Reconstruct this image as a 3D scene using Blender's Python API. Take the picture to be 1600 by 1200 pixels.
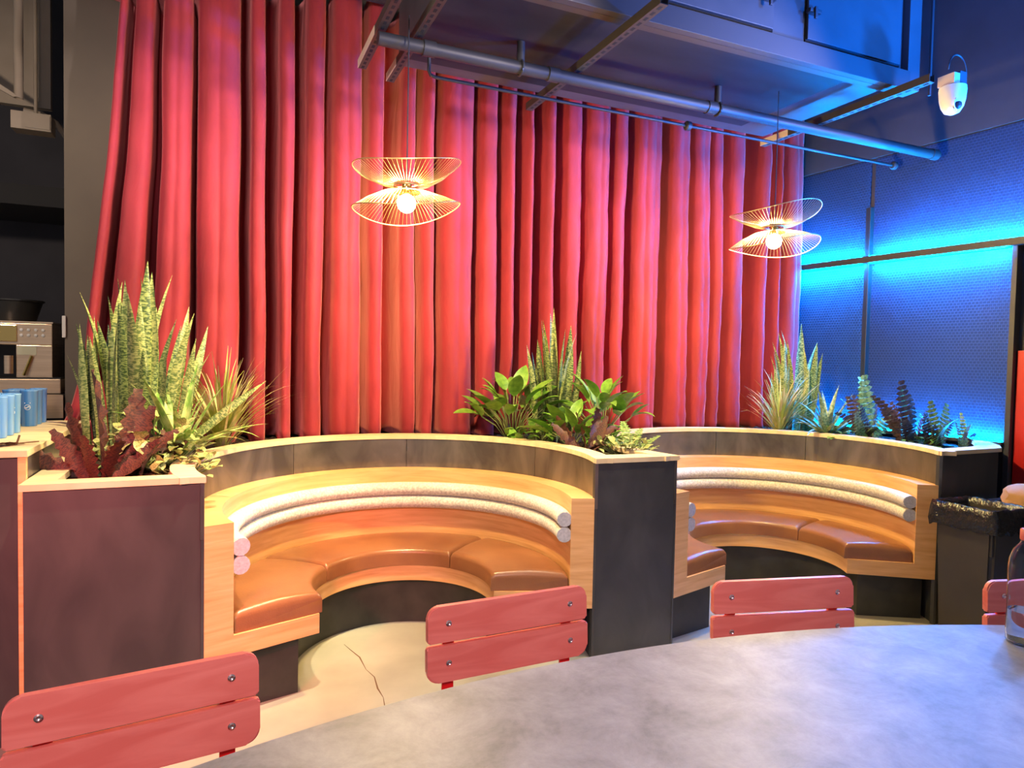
import bpy, bmesh, math, random
from mathutils import Vector, Matrix, noise
random.seed(7)
sc = bpy.context.scene
for o in list(bpy.data.objects): bpy.data.objects.remove(o)
COL = sc.collection
PI = math.pi
R_ = math.radians

# ------------------------------------------------------------------ camera
H = 1.431
YAW, PITCH, ROLL = R_(23.58), -0.036, 0.0196
Fh = Vector((math.sin(YAW), math.cos(YAW), 0)); Rt = Vector((math.cos(YAW), -math.sin(YAW), 0)); Zv = Vector((0, 0, 1))
fw = Fh * math.cos(PITCH) + Zv * math.sin(PITCH)
upv = -Fh * math.sin(PITCH) + Zv * math.cos(PITCH)
cxv = Rt * math.cos(ROLL) + upv * math.sin(ROLL)
cyv = -Rt * math.sin(ROLL) + upv * math.cos(ROLL)
cam = bpy.data.objects.new('camera', bpy.data.cameras.new('camera'))
COL.objects.link(cam)
cam.matrix_world = Matrix(((cxv.x, cyv.x, -fw.x, 0), (cxv.y, cyv.y, -fw.y, 0), (cxv.z, cyv.z, -fw.z, H), (0, 0, 0, 1)))
cam.data.sensor_width = 36
cam.data.lens = 36 * 1053.18 / 1600
cam.data.clip_start = 0.02
sc.camera = cam

# ------------------------------------------------------------------ world and lights
w = bpy.data.worlds.new('world'); sc.world = w; w.use_nodes = True
w.node_tree.nodes['Background'].inputs[0].default_value = (0.80, 0.78, 0.86, 1)
w.node_tree.nodes['Background'].inputs[1].default_value = 0.24

def look(o, tgt):
    d = Vector(tgt) - o.location
    o.rotation_euler = d.to_track_quat('-Z', 'Y').to_euler()
def spot(name, loc, tgt, power, col, size=60, blend=0.6, rad=0.08):
    l = bpy.data.lights.new(name, 'SPOT'); l.energy = power; l.color = col
    l.spot_size = R_(size); l.spot_blend = blend; l.shadow_soft_size = rad
    o = bpy.data.objects.new(name, l); COL.objects.link(o); o.location = loc; look(o, tgt); return o
# unseen spots added below duct level to rake the folds of the drape
spot('drape_spot_a', (1.75, 1.5, 2.80), (-0.05, 4.1, 2.85), 115, (1.0, 0.82, 0.78), 56, 0.8, 0.05)
spot('drape_spot_b', (3.20, 1.4, 2.75), (1.45, 4.1, 2.75), 125, (1.0, 0.82, 0.79), 54, 0.8, 0.05)
spot('drape_spot_c', (4.25, 1.6, 2.65), (2.9, 4.1, 2.6), 85, (1.0, 0.78, 0.84), 44, 0.8, 0.05)
spot('drape_spot_d', (-1.7, 1.5, 2.75), (1.2, 4.1, 2.85), 115, (1.0, 0.80, 0.78), 62, 0.9, 0.05)
spot('drape_fill', (-0.5, -0.5, 2.35), (0.45, 4.1, 3.15), 130, (1.0, 0.80, 0.78), 40, 0.9, 0.08)
spot('bar_fill', (-1.5, 3.0, 2.6), (-1.0, 4.8, 2.2), 45, (1.0, 0.80, 0.62), 95, 0.8, 0.06)  # unseen warm fill added to brighten the coffee machine and conduits
# downlights over the planters and the booth floor
spot('downlight_a', (0.35, 2.3, 3.9), (-0.20, 3.4, 0.9), 420, (1.0, 0.84, 0.50), 40, 0.6, 0.04)
spot('downlight_b', (0.75, 2.45, 3.9), (0.85, 2.85, 0.0), 260, (1.0, 0.90, 0.66), 44, 0.6, 0.05)
spot('downlight_c', (1.55, 2.1, 2.9), (1.95, 3.35, 0.9), 90, (1.0, 0.86, 0.60), 52, 0.7, 0.04)
spot('table_light', (0.9, 0.5, 3.9), (0.8, 1.0, 0.7), 60, (1.0, 0.94, 0.92), 70, 0.8, 0.15)
spot('chair_light', (-0.5, -0.9, 2.6), (0.4, 2.2, 0.5), 200, (1.0, 0.70, 0.68), 62, 0.8, 0.15)
spot('red_fill', (-1.0, 0.9, 1.7), (-0.26, 2.8, 0.55), 330, (1.0, 0.16, 0.14), 44, 0.9, 0.1)  # unseen red fill added to tint the left planter front maroon
# blue lamps out of view on the right, with fills added for duct and wall
spot('blue_duct_fill', (3.9, 1.0, 3.35), (2.9, 2.65, 3.35), 300, (0.0, 0.17, 1.0), 70, 0.9, 0.1)  # added fill, turns the duct front blue
spot('blue_wall_fill', (2.4, 0.6, 3.3), (4.6, 2.5, 3.5), 420, (0.02, 0.16, 1.0), 56, 0.9, 0.1)  # added fill, turns the upper right wall blue
spot('blue_lamp_a', (4.30, 1.3, 1.9), (2.9, 2.8, 3.15), 1100, (0.0, 0.16, 1.0), 75, 0.9, 0.1)
spot('blue_lamp_b', (3.9, 1.9, 3.3), (2.0, 1.1, 0.7), 400, (0.12, 0.28, 1.0), 60, 0.9, 0.1)

sc.view_settings.view_transform = 'Standard'
sc.view_settings.look = 'None'
sc.view_settings.gamma = 1.0
sc.view_settings.use_curve_mapping = False
sc.view_settings.exposure = 0.45

# ------------------------------------------------------------------ materials
MATS = {}
def mat(name, col, rough=0.5, metal=0.0, **k):
    if name in MATS: return MATS[name]
    m = bpy.data.materials.new(name); m.use_nodes = True; MATS[name] = m
    nt = m.node_tree; b = nt.nodes['Principled BSDF']
    b.inputs['Base Color'].default_value = (*col, 1)
    b.inputs['Roughness'].default_value = rough; b.inputs['Metallic'].default_value = metal
    col2 = k.get('col2'); N = nt.nodes.new; L = nt.links.new
    co = None
    if col2 or k.get('bump'):
        tc = N('ShaderNodeTexCoord'); mp = N('ShaderNodeMapping'); L(tc.outputs[k.get('coord', 'Object')], mp.inputs[0])
        mp.inputs['Scale'].default_value = k.get('scale', (1, 1, 1)); co = mp.outputs[0]
    if col2:
        n = N('ShaderNodeTexNoise'); n.inputs['Scale'].default_value = k.get('nscale', 5); n.inputs['Detail'].default_value = k.get('detail', 5)
        n.inputs['Distortion'].default_value = k.get('dist', 0); n.inputs['Roughness'].default_value = k.get('nrough', 0.5)
        L(co, n.inputs['Vector'])
        r = N('ShaderNodeValToRGB'); lo, hi = k.get('ramp', (0.35, 0.65))
        r.color_ramp.elements[0].position = lo; r.color_ramp.elements[1].position = hi
        r.color_ramp.elements[0].color = (*col, 1); r.color_ramp.elements[1].color = (*col2, 1)
        L(n.outputs['Fac'], r.inputs[0]); L(r.outputs[0], b.inputs['Base Color'])
    if k.get('bump'):
        st, bs = k['bump']
        n2 = N('ShaderNodeTexNoise'); n2.inputs['Scale'].default_value = bs; n2.inputs['Detail'].default_value = 4
        n2.inputs['Distortion'].default_value = k.get('bdist', 0)
        L(co, n2.inputs['Vector'])
        bp = N('ShaderNodeBump'); bp.inputs['Strength'].default_value = st; bp.inputs['Distance'].default_value = k.get('bd', 0.01)
        L(n2.outputs['Fac'], bp.inputs['Height']); L(bp.outputs[0], b.inputs['Normal'])
    if 'sheen' in k:
        b.inputs['Sheen Weight'].default_value = k['sheen']; b.inputs['Sheen Tint'].default_value = (*k.get('sheen_tint', (1, 1, 1)), 1)
        b.inputs['Sheen Roughness'].default_value = k.get('sheen_rough', 0.35)
    if 'coat' in k: b.inputs['Coat Weight'].default_value = k['coat']; b.inputs['Coat Roughness'].default_value = 0.2
    if 'emit' in k:
        b.inputs['Emission Color'].default_value = (*k['emit'][0], 1); b.inputs['Emission Strength'].default_value = k['emit'][1]
    if 'trans' in k: b.inputs['Transmission Weight'].default_value = k['trans']; b.inputs['IOR'].default_value = k.get('ior', 1.45)
    if 'spec' in k: b.inputs['Specular IOR Level'].default_value = k['spec']
    return m

M_wood = mat('maple_ply', (0.68, 0.34, 0.13), 0.42, col2=(0.85, 0.50, 0.23), scale=(1.2, 1.2, 14), nscale=3, detail=8, dist=0.6, ramp=(0.3, 0.7), bump=(0.06, 20))
M_ledge = mat('pale_wood_ledge', (0.70, 0.52, 0.31), 0.5, col2=(0.84, 0.67, 0.43), scale=(2, 9, 2), nscale=3, detail=8, ramp=(0.3, 0.7))
M_steel = mat('blackened_steel', (0.045, 0.045, 0.050), 0.42, 0.25, col2=(0.070, 0.069, 0.073), scale=(3, 3, 1.2), nscale=2, detail=6, dist=0.8)
M_band = mat('dull_steel_band', (0.11, 0.105, 0.105), 0.36, 0.75, col2=(0.24, 0.225, 0.21), scale=(2, 2, 1), nscale=2.2, detail=6, dist=1.0)
M_base = mat('charcoal_plinth', (0.030, 0.031, 0.031), 0.5, 0.2, col2=(0.055, 0.054, 0.050), scale=(2, 2, 2), nscale=3)
M_leather = mat('brown_leather', (0.22, 0.082, 0.034), 0.32, col2=(0.31, 0.125, 0.05), scale=(1, 1, 1), nscale=4, bump=(0.10, 160), coat=0.15)
M_felt = mat('grey_felt', (0.50, 0.46, 0.44), 0.95, col2=(0.74, 0.70, 0.66), nscale=90, detail=3, bump=(0.5, 120), bd=0.004, sheen=0.3)
M_felt2 = mat('grey_felt_cap', (0.42, 0.41, 0.46), 0.95, col2=(0.55, 0.53, 0.58), nscale=90, bump=(0.3, 120), bd=0.003)
M_velvet = mat('red_velvet', (0.25, 0.014, 0.026), 0.75, col2=(0.39, 0.027, 0.045), nscale=3.5, detail=6, scale=(1, 1, 0.4), bump=(0.22, 5), bd=0.05, bdist=0.8, sheen=0.9, sheen_tint=(1.0, 0.34, 0.34), sheen_rough=0.42)
def velvet_creases(m):
    nt = m.node_tree; N = nt.nodes.new; L = nt.links.new; b = nt.nodes['Principled BSDF']
    old = next(n for n in nt.nodes if n.type == 'BUMP')
    tc = N('ShaderNodeTexCoord'); mp = N('ShaderNodeMapping'); L(tc.outputs['Object'], mp.inputs[0])
    mp.inputs['Rotation'].default_value = (0, R_(28), 0); mp.inputs['Scale'].default_value = (3.2, 2.0, 7.5)
    n = N('ShaderNodeTexNoise'); n.noise_type = 'RIDGED_MULTIFRACTAL'; n.inputs['Scale'].default_value = 1.5; n.inputs['Detail'].default_value = 2.0; n.inputs['Distortion'].default_value = 0.5
    L(mp.outputs[0], n.inputs['Vector'])
    r = N('ShaderNodeMapRange'); r.inputs['From Min'].default_value = 0.75; r.inputs['From Max'].default_value = 1.15
    n3 = N('ShaderNodeTexNoise'); n3.inputs['Scale'].default_value = 2.6; L(tc.outputs['Object'], n3.inputs['Vector'])
    r3 = N('ShaderNodeMapRange'); r3.inputs['From Min'].default_value = 0.48; r3.inputs['From Max'].default_value = 0.62; L(n3.outputs['Fac'], r3.inputs['Value'])
    mu = N('ShaderNodeMath'); mu.operation = 'MULTIPLY'
    L(n.outputs['Fac'], r.inputs['Value']); L(r.outputs[0], mu.inputs[0]); L(r3.outputs[0], mu.inputs[1])
    bp = N('ShaderNodeBump'); bp.inputs['Strength'].default_value = 0.55; bp.inputs['Distance'].default_value = 0.012
    L(mu.outputs[0], bp.inputs['Height']); L(old.outputs[0], bp.inputs['Normal']); L(bp.outputs[0], b.inputs['Normal'])
velvet_creases(M_velvet)
M_floor = mat('tan_concrete', (0.29, 0.275, 0.235), 0.6, col2=(0.44, 0.415, 0.35), nscale=1.6, detail=9, bump=(0.08, 30))
M_table = mat('grey_concrete_laminate', (0.12, 0.12, 0.122), 0.50, col2=(0.34, 0.33, 0.325), nscale=7, detail=15, dist=0.25, nrough=0.72, ramp=(0.28, 0.72), bump=(0.10, 60), bd=0.003)
M_tedge = mat('table_edge', (0.12, 0.12, 0.12), 0.5)
M_slat = mat('pink_red_stained_wood', (0.70, 0.145, 0.120), 0.38, col2=(0.84, 0.235, 0.200), scale=(1.2, 8, 9), nscale=2.2, detail=7, dist=1.0, coat=0.2)
M_red = mat('red_powder_coat', (0.80, 0.004, 0.006), 0.4)
M_screw = mat('chrome_screw', (0.75, 0.55, 0.55), 0.22, 1.0)
M_wall = mat('charcoal_wall', (0.034, 0.033, 0.042), 0.8, col2=(0.046, 0.044, 0.054), nscale=3)
M_column = mat('olive_brown_paint', (0.15, 0.125, 0.10), 0.7, col2=(0.18, 0.15, 0.115), nscale=2)
M_ceil = mat('black_ceiling', (0.02, 0.02, 0.022), 0.9)
M_duct = mat('grey_painted_duct', (0.040, 0.042, 0.048), 0.5, 0.1, col2=(0.064, 0.066, 0.074), nscale=2.5, scale=(1, 3, 1), detail=6)
M_ductdark = mat('dark_duct_frame', (0.05, 0.048, 0.052), 0.55, 0.3)
M_strut = mat('dark_strut_steel', (0.055, 0.048, 0.040), 0.5, 0.3)
M_tan = mat('pale_tan', (0.62, 0.50, 0.36), 0.6)  # light caught by the strut ends, as colour; also the camera bracket
M_hole = mat('slot_black', (0.006, 0.006, 0.006), 0.9)
M_pipe = mat('black_iron_pipe', (0.030, 0.031, 0.034), 0.5, 0.15)
M_wire = mat('brass_wire', (0.75, 0.55, 0.28), 0.3, 0.9)
M_bulb = mat('glowing_bulb', (1, 0.9, 0.7), 0.3, emit=((1.0, 0.72, 0.27), 1750))
M_black = mat('black_plastic', (0.018, 0.018, 0.018), 0.45)
M_bin = mat('bin_brown_black', (0.030, 0.026, 0.024), 0.5, col2=(0.042, 0.036, 0.032), nscale=4)
M_bin2 = mat('bin_grey_brown', (0.075, 0.062, 0.055), 0.55, col2=(0.095, 0.08, 0.07), nscale=4)
M_bag = mat('black_bin_bag', (0.012, 0.012, 0.014), 0.18, bump=(0.8, 25), bd=0.02)
M_paper = mat('brown_paper', (0.42, 0.22, 0.10), 0.8, bump=(0.4, 18))
M_white = mat('white_plastic', (0.80, 0.78, 0.74), 0.4)
M_glass = mat('clear_bottle', (0.92, 0.95, 0.98), 0.04, trans=1.0, ior=1.30)
M_water = mat('water', (0.92, 0.96, 1.0), 0.0, trans=1.0, ior=1.33)
M_led = mat('blue_led', (0.0, 0.1, 0.3), 0.5, emit=((0.0, 0.25, 1.0), 1500))
M_led_low = mat('blue_led_dim', (0.0, 0.1, 0.3), 0.5, emit=((0.0, 0.25, 1.0), 700))
M_soil = mat('dark_soil', (0.012, 0.008, 0.006), 0.95, col2=(0.055, 0.032, 0.020), nscale=60, detail=4)
M_cup = mat('blue_plastic_cup', (0.03, 0.28, 0.95), 0.22, col2=(0.25, 0.50, 0.98), nscale=3, scale=(14, 14, 0.5), trans=0.25)
M_emblem = mat('white_emblem', (0.75, 0.82, 0.95), 0.5)
M_inox = mat('brushed_inox', (0.72, 0.52, 0.34), 0.28, 0.8, col2=(0.82, 0.62, 0.42), nscale=4, scale=(1, 1, 20))
M_brass = mat('polished_brass', (0.80, 0.55, 0.18), 0.15, 1.0)
M_redlit_mark = mat('red_lit_wall_and_mark', (0.55, 0.006, 0.006), 0.5)  # red light on the wall end, as base colour; also the bin's rim mark
M_dry = mat('dry_leaf', (0.12, 0.06, 0.03), 0.8)
M_sticker = mat('pale_sticker', (0.62, 0.60, 0.42), 0.6)
M_stem = mat('plant_stem', (0.16, 0.19, 0.06), 0.6)

def panel_mat():
    m = bpy.data.materials.new('hex_mesh_panel'); m.use_nodes = True
    nt = m.node_tree; b = nt.nodes['Principled BSDF']; N = nt.nodes.new; L = nt.links.new
    tc = N('ShaderNodeTexCoord'); mp = N('ShaderNodeMapping'); L(tc.outputs['Object'], mp.inputs[0])
    mp.inputs['Rotation'].default_value = (-PI / 2, 0, 0)
    v = N('ShaderNodeTexBrick'); v.offset = 0.5; v.inputs['Scale'].default_value = 1.0
    v.inputs['Brick Width'].default_value = 0.023; v.inputs['Row Height'].default_value = 0.0195; v.inputs['Mortar Size'].default_value = 0.0032; v.inputs['Mortar Smooth'].default_value = 0.6
    v.inputs['Color1'].default_value = (0.012, 0.024, 0.060, 1); v.inputs['Color2'].default_value = (0.014, 0.027, 0.066, 1); v.inputs['Mortar'].default_value = (0.024, 0.044, 0.10, 1)
    L(mp.outputs[0], v.inputs['Vector']); L(v.outputs['Color'], b.inputs['Base Color'])
    bp = N('ShaderNodeBump'); bp.inputs['Strength'].default_value = 0.5; bp.inputs['Distance'].default_value = 0.004
    L(v.outputs['Fac'], bp.inputs['Height']); L(bp.outputs[0], b.inputs['Normal'])
    b.inputs['Roughness'].default_value = 0.55; b.inputs['Specular IOR Level'].default_value = 0.25
    return m
M_panel = panel_mat()

def leaf_mat(name, c1, c2, nscale, scale, ramp=(0.42, 0.58), rough=0.42):
    m = mat(name, c1, rough, col2=c2, nscale=nscale, scale=scale, ramp=ramp, detail=4)
    return m
M_snake = leaf_mat('snake_leaf', (0.035, 0.075, 0.022), (0.29, 0.35, 0.12), 7, (6, 6, 16))
M_snake_edge = leaf_mat('snake_leaf_pale', (0.10, 0.16, 0.05), (0.42, 0.45, 0.18), 7, (6, 6, 14))
M_grass = leaf_mat('grass_blade', (0.30, 0.34, 0.06), (0.55, 0.45, 0.25), 2.5, (3, 3, 3))
M_bronze = leaf_mat('bronze_leaf', (0.040, 0.010, 0.010), (0.115, 0.030, 0.018), 9, (3, 3, 8), (0.42, 0.58), 0.62)
M_lily = leaf_mat('lily_leaf', (0.085, 0.22, 0.022), (0.24, 0.42, 0.055), 3, (2, 2, 2), (0.3, 0.7), 0.35)
M_brom = leaf_mat('strap_leaf', (0.16, 0.32, 0.05), (0.45, 0.55, 0.20), 4, (6, 6, 2))
M_varieg = leaf_mat('variegated_leaf', (0.12, 0.20, 0.04), (0.58, 0.58, 0.26), 14, (2, 2, 2))
M_fern = leaf_mat('fern_leaf', (0.10, 0.20, 0.05), (0.28, 0.40, 0.13), 10, (2, 2, 2))
M_fernd = leaf_mat('dark_fern_leaf', (0.030, 0.016, 0.020), (0.085, 0.050, 0.045), 10, (2, 2, 2))
M_aloe = leaf_mat('blue_green_leaf', (0.08, 0.16, 0.10), (0.26, 0.36, 0.24), 5, (4, 4, 4))

# ------------------------------------------------------------------ helpers
def link(name, me, m, parent=None, smooth=False):
    if m is not None and not me.materials: me.materials.append(m)
    if smooth:
        for p in me.polygons: p.use_smooth = True
    o = bpy.data.objects.new(name, me); COL.objects.link(o)
    if parent: o.parent = parent
    return o
def obj(name, bm, m, parent=None, smooth=False, auto=None):
    bmesh.ops.recalc_face_normals(bm, faces=bm.faces)
    me = bpy.data.meshes.new(name); bm.to_mesh(me); bm.free()
    o = link(name, me, m, parent, smooth)
    if auto: me.set_sharp_from_angle(angle=R_(auto))
    return o
def raw(name, vs, fs, m, parent=None, smooth=False):
    me = bpy.data.meshes.new(name); me.from_pydata(vs, [], fs); me.update()
    return link(name, me, m, parent, smooth)
def tag(o, label, cat, group=None, kind=None):
    o['label'] = label; o['category'] = cat
    if group: o['group'] = group
    if kind: o['kind'] = kind
    return o
def struct(o, label=None):
    o['kind'] = 'structure'
    if label: o['label'] = label
    return o
def empty(name, loc=(0, 0, 0), rz=0):
    o = bpy.data.objects.new(name, None); COL.objects.link(o); o.location = loc; o.rotation_euler = (0, 0, rz)
    o.empty_display_size = 0.05
    return o
def bx(bm, x0, x1, y0, y1, z0, z1, bev=0.0, mtx=None):
    r = bmesh.ops.create_cube(bm, size=1.0)
    vs = r['verts']
    for v in vs:
        v.co = Vector(((x0 + x1) / 2 + v.co.x * (x1 - x0), (y0 + y1) / 2 + v.co.y * (y1 - y0), (z0 + z1) / 2 + v.co.z * (z1 - z0)))
    if bev > 0:
        es = list({e for v in vs for e in v.link_edges})
        rr = bmesh.ops.bevel(bm, geom=es, offset=bev, segments=2, affect='EDGES', profile=0.6)
        vs = [v for v in {v for f in rr['faces'] for v in f.verts} | {v for v in vs if v.is_valid}]
    if mtx is not None:
        for v in vs: v.co = mtx @ v.co
    return vs
def box(name, x0, x1, y0, y1, z0, z1, m, parent=None, bev=0.0, mtx=None):
    bm = bmesh.new(); bx(bm, x0, x1, y0, y1, z0, z1, bev, mtx)
    return obj(name, bm, m, parent)
def prism(bm, pts, z0, z1, mtx=None):
    n = len(pts)
    lo = [bm.verts.new((p[0], p[1], z0)) for p in pts]; hi = [bm.verts.new((p[0], p[1], z1)) for p in pts]
    bm.faces.new(lo[::-1]); bm.faces.new(hi)
    for i in range(n): bm.faces.new((lo[i], lo[(i + 1) % n], hi[(i + 1) % n], hi[i]))
    if mtx is not None:
        for v in lo + hi: v.co = mtx @ v.co
def tube(bm, pts, rad, n=10, caps=True):
    pts = [Vector(p) for p in pts]; rings = []
    for i, p in enumerate(pts):
        t = (pts[min(i + 1, len(pts) - 1)] - pts[max(i - 1, 0)]).normalized()
        a = Vector((0, 0, 1)) if abs(t.z) < 0.9 else Vector((1, 0, 0))
        u = t.cross(a).normalized(); v = t.cross(u)
        r = rad(i / (len(pts) - 1)) if callable(rad) else rad
        rings.append([bm.verts.new(p + u * math.cos(2 * PI * k / n) * r + v * math.sin(2 * PI * k / n) * r) for k in range(n)])
    for a, b in zip(rings, rings[1:]):
        for k in range(n): bm.faces.new((a[k], a[(k + 1) % n], b[(k + 1) % n], b[k]))
    if caps: bm.faces.new(rings[0][::-1]); bm.faces.new(rings[-1])
def lathe(bm, prof, n=24, mtx=None, caps=True):
    rings = []
    for r, z in prof: rings.append([bm.verts.new((r * math.cos(2 * PI * k / n), r * math.sin(2 * PI * k / n), z)) for k in range(n)])
    for a, b in zip(rings, rings[1:]):
        for k in range(n): bm.faces.new((a[k], a[(k + 1) % n], b[(k + 1) % n], b[k]))
    if caps:
        bm.faces.new(rings[0][::-1]); bm.faces.new(rings[-1])
    if mtx is not None:
        for rg in rings:
            for v in rg: v.co = mtx @ v.co
def T(x=0, y=0, z=0): return Matrix.Translation((x, y, z))
def sweep(bm, c, sec, a0, a1, n, rf=None):
    """closed section [(dr, z)] carried around centre c; rf(angle) -> radius offset; a in degrees"""
    rings = []
    for i in range(n + 1):
        a = R_(a0 + (a1 - a0) * i / n); off = rf(math.degrees(a)) if rf else 0
        rings.append([bm.verts.new((c[0] + (r + off) * math.cos(a), c[1] + (r + off) * math.sin(a), z)) for r, z in sec])
    k = len(sec)
    for p, q in zip(rings, rings[1:]):
        for j in range(k): bm.faces.new((p[j], p[(j + 1) % k], q[(j + 1) % k], q[j]))
    bm.faces.new(rings[0][::-1]); bm.faces.new(rings[-1])
def rect(r0, r1, z0, z1): return [(r0, z0), (r1, z0), (r1, z1), (r0, z1)]

ZB, ZS, ZC, ZW, ZL, ZT = 0.2515, 0.335, 0.423, 0.780, 0.948, 0.972
LC, RC = (0.800, 3.053), (2.918, 2.967)

# ------------------------------------------------------------------ the room
struct(box('floor', -4, 7, -4, 7, -0.05, 0, M_floor), 'pale tan concrete floor')
crk = [(0.579, 3.35), (0.598, 3.272), (0.623, 3.179), (0.626, 3.042), (0.646, 2.955), (0.637, 2.845), (0.642, 2.76), (0.632, 2.691), (0.60, 2.50)]
bm = bmesh.new(); pv = None
for i, (x, y) in enumerate(crk):
    w_ = 0.0012 + 0.0012 * (i % 3); c = bm.verts.new((x - w_, y, 0.0006)), bm.verts.new((x + w_, y, 0.0006))
    if pv: bm.faces.new((pv[0], pv[1], c[1], c[0]))
    pv = c
obj('crack', bm, M_dry, bpy.data.objects['floor'])
struct(box('ceiling', -4, 7, -0.2, 7, 4.4, 4.45, M_ceil), 'black ceiling above the ducts')
struct(box('wall_back', -0.779, 4.9, 4.62, 4.72, 0, 4.4, M_column), 'dark painted wall behind the red drape')
struct(box('wall_bar', -4, -0.70, 5.6, 5.7, 0, 4.4, M_wall), 'dark wall at the back of the bar')
struct(box('wall_return', -0.779, -0.70, 4.72, 5.6, 0, 4.4, M_wall), 'dark side wall of the bar recess')
# right wall (slightly out of square): local frame u along the wall towards the viewer, w out into the room
WA, WB = Vector((4.375, 4.40, 0)), Vector((4.60, 2.30, 0))
wd = (WB - WA).normalized(); wn = Vector((wd.y, -wd.x, 0))
if wn.x > 0: wn = -wn
WM = Matrix(((wd.x, wn.x, 0, WA.x), (wd.y, wn.y, 0, WA.y), (0, 0, 1, 0), (0, 0, 0, 1)))
struct(box('wall_right', -0.3, 5.2, -0.16, -0.05, 0, 4.4, M_wall, mtx=WM), 'dark wall on the right behind the mesh panels')
def wbox(name, u0, u1, w0, w1, z0, z1, m, parent=None, bev=0): return box(name, u0, u1, w0, w1, z0, z1, m, parent, bev, WM)
pw = empty('lit_mesh_wall', WM @ Vector((1.0, 0, 0.9)))
tag(pw, 'dark hexagon mesh wall panels edged with blue light strips on the right wall', 'wall panel')
def rel(o, p):
    o.parent = p; o.matrix_parent_inverse = Matrix.Translation(-p.location) @ Matrix.Identity(4); return o
UM, UE, ZBAR = 0.80, 1.785, 2.228
for u0, u1, z0, z1 in [(-0.02, UM - 0.018, 0.96, ZBAR - 0.025), (UM + 0.018, UE - 0.02, 0.96, ZBAR - 0.025), (-0.02, UM - 0.018, ZBAR + 0.025, 2.98), (UM + 0.018, UE + 0.9, ZBAR + 0.025, 2.98)]:
    o = box('mesh_panel', u0, u1, -0.05, -0.035, z0, z1, M_panel); o.parent = pw; o.matrix_parent_inverse = Matrix.Translation(-pw.location); o.matrix_basis = WM
rel(wbox('top_panel', -0.02, UE + 0.9, -0.05, -0.03, 2.99, 4.3, M_wall), pw)
rel(wbox('crossbar', -0.02, UE + 0.9, -0.05, 0.045, ZBAR - 0.025, ZBAR + 0.025, M_ductdark, bev=0.003), pw)
rel(wbox('mullion', UM - 0.018, UM + 0.018, -0.05, 0.008, 0.9, ZBAR - 0.025, M_black, bev=0.003), pw)
rel(wbox('mullion', UM - 0.018, UM + 0.018, -0.05, 0.008, ZBAR + 0.025, 2.62, M_black, bev=0.003), pw)
rel(wbox('end_post', UE - 0.02, UE + 0.012, -0.05, 0.02, 0, ZBAR - 0.025, M_ductdark, bev=0.003), pw)
for u0, u1 in [(0.0, UM - 0.03), (UM + 0.03, UE - 0.035)]:
    rel(wbox('led_strip', u0, u1, 0.015, 0.030, ZBAR - 0.031, ZBAR - 0.026, M_led), pw)
    rel(wbox('led_strip', u0, u1 + (0.9 if u0 > 0.5 else 0), 0.015, 0.030, ZBAR + 0.026, ZBAR + 0.029, M_led), pw)
    rel(wbox('led_strip', u0, u1, 0.005, 0.020, 0.975, 0.982, M_led_low), pw)
rel(wbox('led_light_stop', 0.0, UE - 0.02, -0.05, 0.05, 0.950, 0.972, M_ductdark), pw)  # shelf added to keep the low LED light from leaking downwards
tag(wbox('red_lit_wall_panel', UE + 0.018, UE + 0.20, -0.05, -0.02, 0.05, 1.55, M_redlit_mark, bev=0.004), 'wall panel at the right edge beyond the mesh wall, red light painted on', 'panel')  # red-lit stretch of wall, the light put into its colour

# ------------------------------------------------------------------ curved booths
def rf_none(a): return 0.0
def rf_right(a):
    a = a % 360
    if a < 110 or a > 300: return 0.0
    t = min(1, max(0, (a - 110) / 86)); return -0.05 * t * t * (3 - 2 * t)
def round_sec(r0, r1, z0, z1, b, n=5, puff=0.0):
    pts = [(r0, z0), (r1, z0)]
    for k in range(n + 1):
        a = PI / 2 * k / n; pts.append((r1 - b + b * math.cos(a), z1 - b + b * math.sin(a)))
    for k in range(1, 6): pts.append((r1 - b + (r0 - r1 + 2 * b) * k / 6, z1 + puff * math.sin(PI * k / 6)))
    for k in range(n + 1):
        a = PI / 2 + PI / 2 * k / n; pts.append((r0 + b + b * math.cos(a), z1 - b + b * math.sin(a)))
    return pts
def cushion(c, r0, r1, a0, a1, rf, label):
    bm = bmesh.new(); n = 26; rings = []
    full = round_sec(r0, r1, ZS + 0.001, ZC, 0.028, puff=0.010)
    rm = (r0 + r1) / 2; b = 0.026
    dA = math.degrees(b / rm); steps = []
    for k in range(5): s = k / 4; steps.append((a0 + dA * (1 - math.cos(PI / 2 * s)) , math.sin(PI / 2 * s)))
    for i in range(1, n): steps.append((a0 + dA + (a1 - a0 - 2 * dA) * i / n, 1))
    for k in range(5): s = 1 - k / 4; steps.append((a1 - dA * (1 - math.cos(PI / 2 * s)), math.sin(PI / 2 * s)))
    for a, s in steps:
        off = rf(a); ar = R_(a); ring = []
        for r, z in full:
            zz = z if z < ZC - 0.03 else (ZC - 0.03) + (z - ZC + 0.03) * s
            ring.append(bm.verts.new((c[0] + (r + off) * math.cos(ar), c[1] + (r + off) * math.sin(ar), zz)))
        rings.append(ring)
    k = len(full)
    for p, q in zip(rings, rings[1:]):
        for j in range(k): bm.faces.new((p[j], p[(j + 1) % k], q[(j + 1) % k], q[j]))
    bm.faces.new(rings[0][::-1]); bm.faces.new(rings[-1])
    o = obj('seat_cushion', bm, M_leather, None, True, 50)
    return tag(o, label, 'cushion', 'brown leather booth cushions')
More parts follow.
